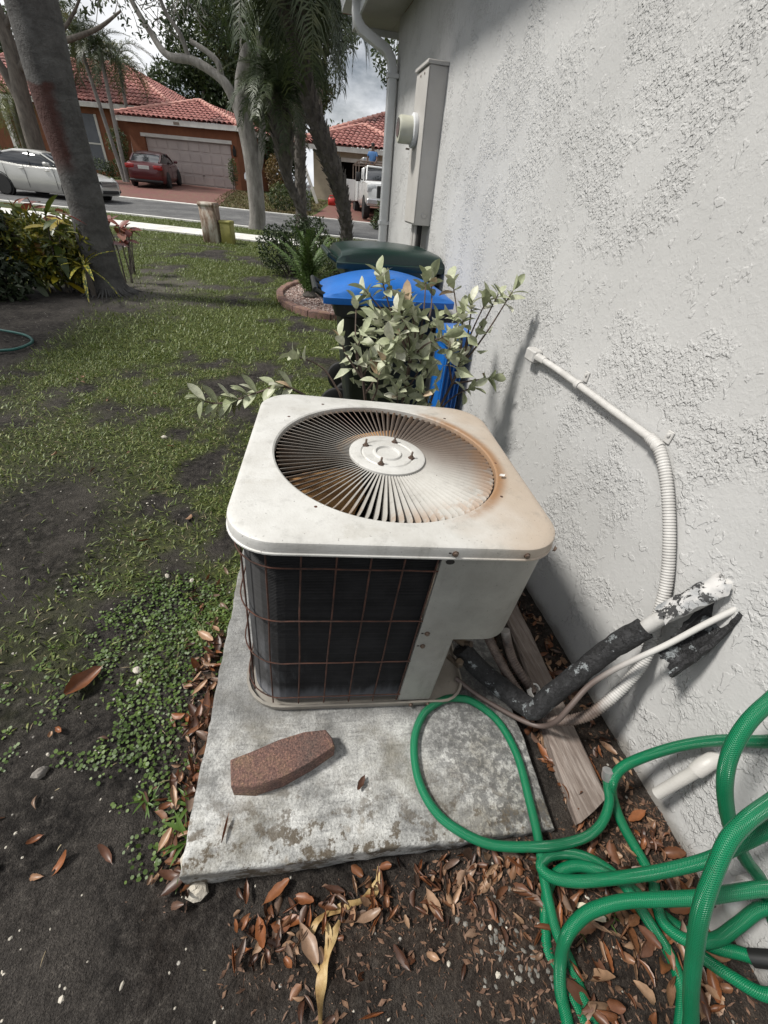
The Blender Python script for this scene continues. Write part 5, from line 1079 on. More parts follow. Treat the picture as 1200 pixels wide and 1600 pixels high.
m_boot, *_ = bark('palm_boot_bark', (.13, .115, .10), (.035, .03, .026), 0, 9)
palm('slender curved palm leaning left over the low shrubs', (0, 0, 0), [(.68, 12.03, 0), (.66, 12.04, .25), (.53, 12.09, .74), (.35, 12.15, 1.16), (.15, 12.23, 1.59), (.11, 12.24, 2.02), (.08, 12.25, 2.47), (.0, 12.28, 3.0)], [.12, .105, .10, .10, .12, .22, .24, .16], m_boot, 30, .85, 11, 170, elo=-.25, ehi=1.4)
palm('thick curved shaggy palm trunk rising behind the green bin', (0, 0, 0), [(1.37, 10.69, 0), (1.43, 10.67, .63), (1.34, 10.7, 1.18), (1.22, 10.74, 1.57), (1.0, 10.82, 2.05), (.77, 10.9, 2.54), (.61, 10.96, 3.01), (.50, 11.0, 3.45), (.42, 11.04, 3.86), (.38, 11.05, 4.25), (.34, 11.06, 4.75)], [.14, .135, .15, .18, .20, .17, .15, .15, .25, .26, .18], m_boot, 36, 1.35, 12, 330, elo=-.55, ehi=1.2)
palm('straight dark palm trunk behind the two curved palms', (0, 0, 0), [(.55, 14.16, 0), (.56, 14.16, 1.15), (.60, 14.15, 2.66), (.62, 14.14, 3.84), (.66, 14.13, 5.2)], [.17, .15, .15, .15, .20], m_boot, 30, 1.4, 13, 200, elo=-.7, ehi=1.2)
gp3 = 'slim palms beside the orange house'
palm('slim leaning palm nearest the orange house window', (0, 0, 0), [(-8.55, 31.85, .75), (-8.75, 31.9, 2.5), (-9.17, 32.07, 6.3)], [.12, .10, .09], m_oakb, 16, 1.25, 21, 0, FR+FRY, gp3, -.35, 1.2)
palm('slim palm in the middle before the orange house roof', (0, 0, 0), [(-8.40, 31.80, .75), (-8.35, 31.75, 2.8), (-8.19, 31.71, 5.9)], [.12, .10, .09], m_oakb, 16, 1.2, 22, 0, FR, gp3, -.35, 1.2)
palm('slim palm rising behind the orange garage roof', (0, 0, 0), [(-8.7, 36.1, .8), (-8.6, 36.1, 3.0), (-8.4, 36.05, 6.3)], [.12, .10, .09], m_oakb, 18, 1.5, 23, 0, FR+FRY, gp3, -.6, 1.1)
palm('low bushy palm with yellowing fronds at the left edge', (0, 0, 0), [(-13.4, 32.6, .8), (-13.3, 32.5, 2.4), (-13.24, 32.5, 3.7)], [.2, .18, .18], m_darkb, 18, 1.25, 24, 0, FRY, None, -.9, 1.2)

palm('tall palm top showing between the leaning trunk and the slim palms', (0, 0, 0), [(-12.6, 39.0, .8), (-12.3, 38.8, 4.5), (-12.0, 38.7, 7.6)], [.16, .13, .12], m_oakb, 20, 1.9, 25, 0, FR, None, -.8, 1.2)
# left forked tree beyond the silver car
lt = thing('forked_tree', 'dark forked tree beyond the silver car at the left edge', 'tree')
def limb2(pts, r0, r1, name='branch'):
    P = crom(pts, 6); k = len(P); b = MB(); b.tube(P, [r0+(r1-r0)*i/(k-1) for i in range(k)], 10); return b.build(name, m_darkb, lt, 60)
limb2([(-12.2, 31.1, .5), (-12.3, 31.09, 1.77), (-12.15, 31.0, 3.6), (-11.95, 30.95, 5.16), (-11.95, 30.95, 6.6), (-12.2, 31, 8)], .48, .22, 'trunk')
limb2([(-12.2, 31.05, 3.1), (-12.6, 31.2, 4.6), (-13.6, 31.4, 6.6)], .3, .12)
limb2([(-12.0, 31.0, 4.7), (-10.8, 30.5, 5.3), (-9.33, 30.0, 5.80), (-7.53, 29.34, 6.3), (-6.24, 28.87, 6.9)], .20, .04)
limb2([(-10.0, 30.3, 5.6), (-8.6, 29.8, 6.6), (-7.6, 29.5, 7.6)], .10, .03)
limb2([(-11.9, 30.9, 6.0), (-10.5, 30.5, 7.4), (-9, 30, 8.6)], .14, .04)
leafcloud('crown', [((-12.5, 31.2, 9.6), (4.2, 2.5, 1.8)), ((-8.2, 29.6, 7.4), (1.5, 1.2, .7)), ((-13.8, 31.5, 7.2), (1.6, 1.4, 1.0))], 3600, .24, m_leafd, lt, 8, .52)

# trees behind and between the houses, each a thing of its own
def bgtree(label, base, blobs, n, size, seed, mat=None, trunk=.22, gap=.42):
    t_ = thing('leafy_tree', label, 'tree', group=None); bx, by, bz = base; top = max(blobs, key=lambda q: q[1][0])[0]
    b = MB(); b.tube(crom([(bx, by, bz-.3), (bx+.1, by, bz+(top[2]-bz)*.5), (top[0], top[1], top[2])], 5), [trunk*(1-.06*i) for i in range(11)], 9); b.build('trunk', m_darkb, t_, 60)
    for c, rr in blobs[1:]:
        b = MB(); b.tube([Vector((bx, by, bz+(top[2]-bz)*.5)), Vector(c)*.6+Vector((bx, by, bz+(top[2]-bz)*.5))*.4, Vector(c)], [trunk*.5, trunk*.35, trunk*.15], 6); b.build('branch', m_darkb, t_, 60)
    leafcloud('crown', blobs, n, size, mat or m_leafd, t_, seed, gap); return t_
bgtree('dark leafy tree filling the gap above the orange garage roof', (-5.5, 47, .9), [((-4.2, 48.3, 9.3), (3.6, 2.5, 3.2)), ((-6.4, 49.2, 6.8), (3.6, 2.2, 2.0)), ((-2.6, 47.5, 6.5), (2.8, 2.2, 2.6))], 12000, .36, 31, gap=.30)
bgtree('tall dark tree behind the pale forked tree', (-.9, 42.5, .9), [((-1.2, 43, 9.6), (3.6, 2.4, 3.2)), ((-.6, 42.8, 6.2), (2.6, 2.2, 2.2)), ((1.2, 42.5, 8.0), (2.4, 2, 2.4))], 12000, .32, 32, gap=.30)
bgtree('dark leafy tree in the gap between the two houses', (.6, 37.5, .9), [((.6, 38, 4.7), (1.9, 1.6, 2.4)), ((.3, 37, 2.7), (1.6, 1.4, 1.7)), ((2.3, 36.0, 6.2), (1.7, 1.5, 1.6))], 9000, .26, 33, gap=.28)
bgtree('leafy tree beside the tan house roof', (2.8, 34.2, .9), [((3.0, 35, 7.0), (1.5, 1.4, 1.5)), ((3.7, 34.8, 9.0), (2.0, 1.6, 1.5)), ((2.1, 34.4, 9.2), (1.6, 1.4, 1.6))], 5500, .22, 34, gap=.38)
bgtree('leafy tree hanging beside the downspout', (6.6, 24.5, .4), [((5.3, 24.2, 6.4), (1.1, 1.2, 1.5)), ((6.8, 24.5, 7.2), (2.0, 1.8, 1.9))], 4200, .18, 35, gap=.42)
bgtree('distant tree behind the orange house roof at left', (-19, 52, .9), [((-18.4, 51, 8.0), (3.4, 2.5, 2.2)), ((-22, 51, 7.2), (3.2, 2.5, 2.5))], 4200, .36, 36, gap=.4)
bgtree('distant tree behind the slim palms', (-14.4, 54, .9), [((-14.4, 54.2, 7.6), (2.8, 2.4, 1.5)), ((-11.6, 54, 6.8), (2.4, 2.2, 1.4))], 4200, .36, 37, gap=.38)
bgtree('distant dark tree behind the tan house', (8, 46, .9), [((7, 46, 4.4), (4.0, 2.5, 1.6)), ((12, 46, 5.0), (4.0, 2.5, 2.2))], 3000, .36, 38, gap=.38)

# shrubs
def shrub(name, label, loc, blobs, n, size, seed, mat, stems=5, gap=.3):
    t_ = thing(name, label, 'shrub', loc); r = random.Random(seed)
    for k in range(stems):
        c, rr = blobs[k % len(blobs)]; b = MB(); e = Vector(c)+Vector((r.uniform(-.5, .5)*rr[0], r.uniform(-.5, .5)*rr[1], r.uniform(-.2, .6)*rr[2])); b.tube([(r.uniform(-.1, .1), r.uniform(-.1, .1), -.03), e*.5, e], [.016, .012, .006], 5); b.build('stem', m_darkb, t_, 40)
    leafcloud('foliage', blobs, n, size, mat, t_, seed, gap, .5, .3); return t_
def G(x, y): return float(ground_z(np.array(x), np.array(y)))
shrub('hedge', 'clipped dark hedge below the orange house window', at_uv(-21.6, 28.6), [((-1.4, 0, .45), (1.2, .5, .55)), ((0, 0, .45), (1.1, .5, .55)), ((1.1, 0, .45), (.8, .5, .5))], 2600, .10, 41, m_leafd)
shrub('hedge', 'low hedge before the orange house at the left edge', at_uv(-29.5, 29.5), [((-2.4, 0, .6), (1.6, .5, .6)), ((0, 0, .6), (1.5, .5, .6)), ((2, 0, .6), (1.2, .5, .6))], 2200, .13, 42, m_leafm)
shrub('topiary', 'rounded green topiary bush left of the garage door', at_uv(-20.1, 28.9), [((0, 0, 1.75), (.62, .55, .70)), ((.1, 0, .8), (.55, .5, .45))], 2200, .11, 43, m_leafm, gap=.2)
shrub('garden_shrub', 'leafy shrub beside the white mailbox', at_uv(-8.3, 23.4), [((0, 0, .55), (.75, .6, .6)), ((1.0, .3, .5), (.6, .5, .5))], 1800, .12, 44, m_leafm)
shrub('garden_shrub', 'tall reddish shrub between the forked tree and the palms', at_uv(-9.3, 25.8), [((0, 0, 1.2), (.7, .6, .9))], 1200, .13, 45, leafmat('reddish_leaf', [(.3, (.05, .03, .01)), (.5, (.12, .07, .02)), (.7, (.16, .13, .03))]))
shrub('garden_shrub', 'small shrub at the right end of the garage door', at_uv(-13.0, 28.6), [((0, 0, .9), (.28, .28, .7))], 500, .10, 46, m_leafm)
shrub('garden_shrub', 'dark shrub in front of the white truck', (4.05, 18.6, terr(4.05, 18.6)), [((0, 0, .55), (.42, .4, .6)), ((-.2, 0, .25), (.35, .3, .3))], 1100, .09, 47, m_leafd)
shrub('garden_shrub', 'small-leaved green shrub left of the cycad', (.02, 8.35, .04), [((-.30, 0, .42), (.36, .4, .42)), ((.15, 0, .50), (.40, .4, .50)), ((.45, .1, .55), (.35, .4, .5))], 5200, .055, 48, m_leafd, 9)
shrub('garden_shrub', 'small-leaved green shrub between cycad and green bin', (.95, 7.6, .04), [((0, 0, .35), (.38, .4, .42)), ((-.25, .3, .35), (.3, .3, .4))], 2600, .055, 49, m_leafd, 6)
cy = thing('cycad', 'low cycad with stiff upright green fronds in the gravel bed', 'cycad', (.23, 6.35, .02))
FC = [frond_mesh('frond', .78, .35, 46, .10, leafmat('cycad_leaf', [(.3, (.04, .075, .018)), (.6, (.10, .17, .035))]), s, .25, .012, .008) for s in (1, 2, 3)]
for k in range(22): obj('frond', random.choice(FC), cy, (random.uniform(-.06, .06), random.uniform(-.06, .06), .02), (0, -random.uniform(.8, 1.5), k*2.4), random.uniform(1.0, 1.35))
b = MB(); b.lathe([(.10, -.02), (.12, .06), (.06, .12), (0, .13)], 12, cap=False); b.build('trunk', m_boot, cy, 40)

# gravel bed with scalloped edging
bed = thing('garden_bed_edging', 'curved red-brown paver edging around the gravel bed', 'edging')
EP = crom([(.45, 7.9, 0), (.02, 7.35, 0), (-.20, 6.75, 0), (-.235, 6.25, 0), (-.15, 5.80, 0), (.04, 5.42, 0), (.29, 5.20, 0), (.60, 5.14, 0), (.93, 5.13, 0), (1.25, 5.15, 0)], 12)
acc = 0; segs = []; cur = [EP[0]]
for i in range(1, len(EP)):
    acc += (EP[i]-EP[i-1]).length; cur.append(EP[i])
    if acc > .30: segs.append(cur); cur = [EP[i]]; acc = 0
for sg in segs:
    a, z_ = sg[0], sg[-1]; b = MB(); rings = []; m_ = len(sg)
    for i, q in enumerate(sg):
        tg = (sg[min(i+1, m_-1)]-sg[max(i-1, 0)]).normalized(); nn = Vector((-tg.y, tg.x, 0)); f = i/(m_-1); w = .055; sc_ = .002+.012*math.sin(f*PI); q = q+tg*(.006 if i == 0 else (-.006 if i == m_-1 else 0))
        rings.append([q-nn*w+Vector((0, 0, -.02)), q+nn*w+Vector((0, 0, -.02)), q+nn*w+Vector((0, 0, .075+sc_)), q+nn*(w-.012)+Vector((0, 0, .088+sc_)), q-nn*(w-.012)+Vector((0, 0, .088+sc_)), q-nn*w+Vector((0, 0, .075+sc_))])
    b.loft(rings); b.build('edging_paver', m_paver, bed, 40)
def pebbles(name, xs, ys, zs, rad, mat, seed=1):
    r = np.random.default_rng(seed); n = len(xs)
    base = np.array([(1, 0, 0), (.5, .87, 0), (-.5, .87, 0), (-1, 0, 0), (-.5, -.87, 0), (.5, -.87, 0), (.5, .3, .62), (-.45, .4, .58), (0, -.55, .6)]); fc = np.array([(0, 1, 6), (1, 2, 7), (2, 3, 7), (3, 4, 8), (4, 5, 8), (5, 0, 6), (1, 7, 6), (3, 8, 7), (5, 6, 8), (6, 7, 8)])
    a = r.random(n)*2*PI; sx = r.uniform(.7, 1.4, n)*rad; sy_ = r.uniform(.6, 1.1, n)*rad; sz = r.uniform(.6, 1.1, n)*rad
    bx = base[None]*np.stack([sx, sy_, sz], 1)[:, None]*(1+.25*r.normal(size=(n, 9, 1))*.5); c, s = np.cos(a)[:, None], np.sin(a)[:, None]
    V = np.stack([bx[..., 0]*c-bx[..., 1]*s+xs[:, None], bx[..., 0]*s+bx[..., 1]*c+ys[:, None], bx[..., 2]+zs[:, None]], -1).reshape(-1, 3); F = (fc[None]+(np.arange(n)*9)[:, None, None]).reshape(-1, 3)
    return obj(name, np_mesh(name, V, F, mat, False))
m_grav, t, p = newmat('gravel'); c = ramp(t, noise(t, wpos(t), 26, 2, .5), [(.3, (.16, .10, .085)), (.45, (.32, .23, .20)), (.6, (.50, .45, .42)), (.75, (.30, .22, .17))], 'CONSTANT'); t.links.new(c, p.inputs['Base Color']); p.inputs['Roughness'].default_value = .85
r = np.random.default_rng(9); gx_ = r.uniform(-.25, 1.3, 9000); gy_ = r.uniform(5.2, 7.8, 9000); poly = [(q.x, q.y) for q in EP]
def inbed(x, y):
    xb = np.interp(y, [5.1, 5.2, 5.42, 5.8, 6.25, 6.75, 7.35, 7.9], [.6, .29, .04, -.15, -.235, -.20, .02, .45]); return x > xb+.05
k = inbed(gx_, gy_); gx_, gy_ = gx_[k], gy_[k]; tag(pebbles('gravel', gx_, gy_, np.full(len(gx_), .03)+r.random(len(gx_))*.02, .020, m_grav, 3), 'pinkish gravel filling the edged garden bed', 'gravel', kind='stuff')

# croton, bromeliad and friends round the near trunk
def leaf_mesh(name, L, W, mat, fold=.25, curl=.3, n=6, th=0):
    b = MB(); V = []
    for i in range(n+1):
        f = i/n; w = W*.5*(math.sin(PI*min(1, f**1.15*.96+.04))**.75); x = L*f; z = -curl*L*f*f
        V += [(x, -w, z+w*fold), (x, 0, z), (x, w, z+w*fold)]
    F = []
    for i in range(n): a = i*3; F += [(a, a+3, a+4, a+1), (a+1, a+4, a+5, a+2)]
    b.add(V, F); return b.mesh(name, mat, 80)
m_crot = leafmat('croton_leaf', [(0, (.03, .05, .01)), (.3, (.07, .10, .015)), (.5, (.22, .20, .02)), (.7, (.42, .32, .025)), (.86, (.10, .10, .02)), (.93, (.12, .02, .012)), (1, (.17, .03, .015))], .35, .2, True)
CR = [leaf_mesh('leaf', .24, .065, m_crot, .3, .25), leaf_mesh('leaf', .28, .075, m_crot, .2, .45), leaf_mesh('leaf', .20, .075, m_crot, .3, .15)]
cro = thing('croton_bush', 'yellow and green variegated croton bush at the foot of the leaning trunk', 'shrub', (-3.2, 6.2, .03))
r = random.Random(5); cst = []
for k in range(26):
    e = Vector((r.uniform(-.66, .58), r.uniform(-.35, .35), r.uniform(.35, .98))); s0 = Vector((e.x*.35, e.y*.35, -.03)); b = MB(); b.tube([s0, s0.lerp(e, .5)+Vector((r.uniform(-.05, .05), 0, 0)), e], [.012, .009, .005], 5); b.build('stem', m_darkb, cro, 40); cst.append((s0, e))
for k in range(285):
    s0, e = r.choice(cst); f = r.uniform(.45, 1.02); q = s0.lerp(e, f); obj('leaf', r.choice(CR), cro, q, (r.uniform(-.4, .4), r.uniform(-1.0, .6), r.uniform(0, 2*PI)), r.uniform(.95, 1.5))
tag(leafcloud('foliage', [((-.2, 0, .62), (.45, .32, .34)), ((.28, 0, .55), (.36, .3, .34)), ((0, -.1, .32), (.55, .3, .2))], 1100, .13, leafmat('croton_mass', [(.3, (.025, .04, .01)), (.48, (.08, .10, .018)), (.6, (.24, .21, .025)), (.7, (.40, .32, .03))], .4, .2, scale=9), cro, 72, .3, .35, .2), kind='stuff')
m_redl = leafmat('red_leaf', [(0, (.10, .018, .012)), (.5, (.17, .035, .02)), (.8, (.26, .09, .06)), (1, (.30, .15, .11))], .4, .2, True)
RL_ = leaf_mesh('leaf', .16, .10, m_redl, .2, .25)
for (lab, x, y, hh, nl, sp) in (('red-leaved shrub behind the croton bush', -3.25, 6.75, 1.08, 12, .40), ('sparse red-leaved shrub right of the leaning trunk', -2.72, 7.75, .86, 9, .20), ('red-leaved shrub just behind the leaning trunk', -2.55, 6.95, .78, 10, .18)):
    s = thing('red_leaf_shrub', lab, 'shrub', (x, y, .02)); 
    for k in range(max(3, nl//4)):
        e = Vector((r.uniform(-sp, sp), r.uniform(-sp*.5, sp*.5), hh*r.uniform(.75, 1.05))); b = MB(); b.tube([(e.x*.3+r.uniform(-.05, .05), e.y*.3, -.03), e*.55, e], [.014, .011, .006], 5); b.build('stem', m_darkb, s, 40)
        for j in range(4): obj('leaf', RL_, s, e*r.uniform(.88, 1.0), (r.uniform(-.5, .5), r.uniform(-.9, .5), j*1.57+r.uniform(-.4, .4)), r.uniform(.8, 1.3))
shrub('dark_shrub', 'very dark leafy bush at the left edge below the croton', (-3.75, 5.75, .02), [((-.35, 0, .42), (.55, .4, .48)), ((.12, -.1, .25), (.35, .3, .3)), ((-.2, .3, .75), (.45, .4, .35))], 3600, .09, 51, leafmat('very_dark_leaf', [(.3, (.008, .014, .006)), (.6, (.022, .036, .012))]), 7, .26)
bro = thing('bromeliad', 'yellow-spotted bromeliad with arching strap leaves against the leaning trunk', 'bromeliad', (-2.74, 5.86, .38))
m_bro, t, p = newmat('spotted_strap'); v = vec(t); c = mixc(t, fr(t, noise(t, v, 38, 3, .6), .47, .55), (.05, .075, .014), (.42, .36, .05)); t.links.new(c, p.inputs['Base Color']); p.inputs['Roughness'].default_value = .4
BR = [leaf_mesh('leaf', .44, .05, m_bro, .5, .75, 9), leaf_mesh('leaf', .38, .045, m_bro, .5, .45, 9)]
for k in range(16): obj('leaf', BR[k % 2], bro, (0, 0, 0), (0, -r.uniform(.2, 1.15) if k > 3 else .25, k*2.4), r.uniform(.75, 1.1))
b = MB(); b.tube([(0, .02, -.38), (.01, .0, -.15), (0, 0, .02)], [.03, .035, .03], 8); b.build('stem', m_darkb, bro, 40)

# silver buttonwood-like shrub behind the unit: every leaf a piece of its own
m_silv = leafmat('silvery_leaf', [(0, (.25, .28, .16)), (.40, (.34, .37, .23)), (.70, (.46, .48, .34)), (.94, (.58, .58, .47)), (.95, (.42, .30, .19)), (1, (.50, .38, .26))], .5, .18, True)
SV = [leaf_mesh('leaf', .082, .044, m_silv, .45, .15), leaf_mesh('leaf', .068, .038, m_silv, .25, .35), leaf_mesh('leaf', .086, .042, m_silv, .5, -.10), leaf_mesh('leaf', .060, .036, m_silv, .1, .55)]
m_twig = pm('brown_twig', (.13, .09, .07), (.07, .05, .04), 30, .8)
TIPS = [(.174, .85, 1.203), (.221, .9, 1.164), (.406, .95, 1.198), (.451, 1.0, 1.175), (.236, .75, 1.093), (.295, .8, 1.11), (.277, .85, 1.124), (.555, 1.0, 1.171), (.676, .75, 1.168), (.726, .72, 1.192), (.644, .78, 1.143), (.584, .8, 1.129), (.543, .78, 1.087), (.121, .9, 1.134), (.088, .92, 1.086), (.006, .8, .965), (-.198, .85, .868), (.177, .68, .935), (.206, .7, .984), (.247, .72, 1.014), (.441, .68, 1.012), (.476, .7, .97), (.359, .72, .906), (.149, .66, .868), (.359, .85, 1.029), (.236, .64, .787), (.358, .65, .772), (.634, .7, .782), (.736, .72, .817), (.561, .75, .898), (.452, .85, 1.041), (.157, .85, 1.033), (.098, .78, .986), (.313, .75, .934), (.13, .72, .904)]
LEFT = [(-.565, .60, .765), (-.52, .62, .745), (-.437, .62, .762), (-.365, .64, .780), (-.287, .66, .796), (-.22, .66, .79)]
shb = thing('silver_shrub', 'silvery green leafy shrub growing between the unit and the bins', 'shrub', (.30, .80, 0)); SO = Vector((.30, .80, 0))
r = random.Random(8); mains = []
for e in ((.10, .74, .80), (.20, .70, .70), (.33, .78, .88), (.44, .72, .74), (.58, .78, .84), (.00, .78, .72), (.66, .74, .62)):
    e = Vector(e)-SO; P = crom([Vector((e.x*.25, e.y*.3, -.03)), Vector((e.x*.55+r.uniform(-.03, .03), e.y*.6, e.z*.45)), e], 6); mains.append(P); b = MB(); b.tube(P, [.011-.0045*i/(len(P)-1) for i in range(len(P))], 6); b.build('stem', m_twig, shb, 50)
nl = 0
for k, tp in enumerate(TIPS):
    e = Vector(tp)-SO; mp_ = min(mains, key=lambda q: (q[-1]-e).length); s0 = min(mp_[5:], key=lambda q: abs((e-q).length-.22)); mid = s0.lerp(e, .5)+Vector((r.uniform(-.03, .03), r.uniform(-.03, .03), r.uniform(-.01, .03))); P = crom([s0, mid, e], 4)
    b = MB(); b.tube(P, [.0055-.003*i/(len(P)-1) for i in range(len(P))], 5); b.build('stem', m_twig, shb, 50); d = (e-mid).normalized()
    for j in range(7 if k % 3 else 8):
        f = 1-.05*j; q = e-d*(.009*j); az = j*2.4+r.uniform(-.3, .3); tilt = .35+.16*j+r.uniform(-.15, .15)
        x_ = d.orthogonal().normalized(); y_ = d.cross(x_); out_ = x_*math.cos(az)+y_*math.sin(az); ld = (d*math.cos(min(tilt, 1.5))+out_*math.sin(min(tilt, 1.5))).normalized(); up_ = (d-ld*d.dot(ld)).normalized(); sd = up_.cross(ld)
        o = obj('leaf', r.choice(SV), shb, q); o.rotation_euler = Matrix((ld, sd, up_)).transposed().to_euler(); s_ = r.uniform(.6, 1.15); o.scale = (s_, s_, s_); nl += 1
tag(leafcloud('foliage', [((.0, .0, .92), (.16, .10, .20)), ((-.10, -.04, .98), (.12, .10, .14)), ((.16, -.04, .93), (.14, .08, .14)), ((.05, -.08, .74), (.18, .06, .10)), ((.30, -.03, 1.02), (.13, .06, .11)), ((-.16, .03, .84), (.12, .08, .16))], 230, .085, leafmat('silvery_leaf_mass', [(.3, (.25, .28, .16)), (.5, (.36, .39, .25)), (.7, (.54, .54, .42))], .5, .18, scale=14), shb, 71, .25, .5, .2), kind='stuff')
P = crom([Vector((-.2, 0, -.03)), Vector((-.30, -.10, .45)), Vector((-.42, -.12, .70))]+[Vector(q)-SO for q in LEFT[::-1]], 4); b = MB(); b.tube(P, [.008-.005*i/(len(P)-1) for i in range(len(P))], 5); b.build('stem', m_twig, shb, 50)
for q in LEFT+[(-.46, .62, .757), (-.40, .63, .775), (-.255, .66, .795)]:
    for j in range(4):
        a = r.uniform(0, 2*PI); ld = Vector((-.55, math.cos(a)*.6-.1, math.sin(a)*.75)).normalized(); up_ = Vector((0, 0, 1)); up_ = (up_-ld*up_.dot(ld)).normalized(); sd = up_.cross(ld); o = obj('leaf', r.choice(SV), shb, Vector(q)-SO); o.rotation_euler = Matrix((ld, sd, up_)).transposed().to_euler(); o.scale = (1.05,)*3

# added tree, mostly out of frame left of the lawn, to shade the croton corner
sh_ = bgtree('tree added out of frame at the far left to shade the croton corner', (-7.6, 5.6, 0), [((-7.3, 5.4, 5.2), (1.5, 1.7, 1.0)), ((-6.6, 4.2, 4.8), (1.2, 1.2, .8))], 4200, .16, 61, gap=.34)

# ================================================================== LAWN, WEEDS, LEAF LITTER
def blades(name, X, Y, L, W, mat, seed=1, lean=.6):
    r = np.random.default_rng(seed); n = len(X); Z = ground_z(X, Y)-.004; a = r.random(n)*2*PI; ln = L*r.uniform(.5, 1.3, n); w = W*r.uniform(.7, 1.3, n); le = np.abs(r.normal(lean, .35, n)); dx, dy = np.cos(a), np.sin(a); tw = r.random(n)*PI
    sx, sy_ = np.cos(a+PI/2+.4*(tw-1.5))*w/2, np.sin(a+PI/2+.4*(tw-1.5))*w/2
    def pt(f, k): h = ln*f*np.cos(np.minimum(le, 1.45)*(.72+.28*f)); o = ln*f*np.sin(np.minimum(le, 1.45)*(.72+.28*f)); return np.stack([X+dx*o+k*sx, Y+dy*o+k*sy_, Z+h], 1)
    V = np.stack([pt(0, -.8), pt(0, .8), pt(.55, 1), pt(.55, -1), pt(1, 0)], 1).reshape(-1, 3); i = np.arange(n)*5
    F = np.concatenate([np.stack([i, i+1, i+2], 1), np.stack([i, i+2, i+3], 1), np.stack([i+3, i+2, i+4], 1)]); return obj(name, np_mesh(name, V, F, mat, False))
def scatter(n, x0, x1, y0, y1, mask, seed, pw=1.):
    r = np.random.default_rng(seed); x = r.uniform(x0, x1, n); y = y0+(y1-y0)*r.random(n)**pw; k = r.random(n) < mask(x, y); return x[k], y[k]
m_grass = leafmat('grass_blade', [(.28, (.028, .044, .010)), (.42, (.072, .108, .022)), (.54, (.14, .18, .042)), (.65, (.26, .265, .09)), (.76, (.44, .39, .22))], .5, .25, scale=38)
m_straw = leafmat('straw', [(.3, (.13, .10, .05)), (.5, (.28, .22, .13)), (.7, (.42, .36, .24))], .7, .1, scale=30)
x, y = scatter(64000, -3.2, .1, -.3, 3.6, turf_mask, 1); tag(blades('lawn_grass', x, y, .040, .0060, m_grass, 2, 1.0), 'patchy green lawn grass beside the air conditioner', 'grass', kind='stuff')
x, y = scatter(60000, -5.0, 1.2, 3.4, 12.0, lambda a, b: turf_mask(a, b)*(~inbed(a, b) | (b < 5.1)), 3); tag(blades('lawn_grass', x, y, .060, .0095, m_grass, 4, .95), 'patchy lawn grass further back towards the sidewalk', 'grass', kind='stuff')
r = np.random.default_rng(5); n = 9000; u_ = r.uniform(-14, 0, n); v_ = r.choice([0, 1], n)*2.0+11.0; v_ = np.where(v_ < 12, r.uniform(10.4, 11.75, n), r.uniform(13.3, 15.15, n)); x, y = uvx(u_, v_)
tag(blades('verge_grass', x, y, .07, .016, m_grass, 6, .8), 'grass verge strips beside the sidewalk', 'grass', kind='stuff')
n = 14000; u_ = r.uniform(-13.5, -5.6, n); v_ = r.uniform(21.1, 29, n); k = (u_ > -11.0-(v_-21)*.30) & (u_ < -6.5-(v_-21)*.1); x, y = uvx(u_[k], v_[k]); tag(blades('verge_grass', x, y, .10, .03, leafmat('dry_lawn', [(.3, (.05, .045, .015)), (.5, (.11, .085, .03)), (.7, (.17, .10, .045))], .7, .1, scale=3), 7, .9), 'brownish lawn strewn with leaves between the driveways', 'grass', kind='stuff')
x, y = scatter(5200, -2.6, -.45, -1.1, 3.2, lambda a, b: .04+.9*turf_mask(a, b), 7); tag(blades('dry_straw', x, y, .040, .0024, m_straw, 8, 1.5), 'dry straw bits lying on the soil', 'straw', kind='stuff')
# clover-like weed: little round leaves in one mat
def discs(name, X, Y, rad, mat, seed):
    r = np.random.default_rng(seed); n = len(X); Z = ground_z(X, Y)+r.uniform(.004, .016, n); rr = rad*r.uniform(.6, 1.3, n); t1, t2 = r.normal(0, .30, n), r.normal(0, .30, n); a = np.arange(6)*PI/3
    ox = rr[:, None]*np.cos(a)[None]; oy = rr[:, None]*np.sin(a)[None]*1.0; V = np.stack([X[:, None]+ox, Y[:, None]+oy, Z[:, None]+ox*t1[:, None]+oy*t2[:, None]+.0], -1).reshape(-1, 3); return obj(name, np_mesh(name, V, np.arange(6*n).reshape(-1, 6), mat, False))
m_clov = leafmat('weed_leaf', [(.28, (.022, .045, .007)), (.5, (.062, .11, .016)), (.72, (.14, .21, .035))], .5, .25, scale=22)
def clov_ok(a, b):
    q = np.array([RM.transposed() @ (Vector((float(i), float(j), .05))-O_AC) for i, j in zip(a, b)]); return (q[:, 0] < -.53) | (q[:, 1] < -.82)
x, y = scatter(22000, -1.5, -.45, -.75, 1.2, clover_mask, 9); k = clov_ok(x, y); tag(discs('clover_weed', x[k], y[k], .0050, m_clov, 10), 'mat of tiny round-leaved green weeds left of the pad', 'weeds', kind='stuff')
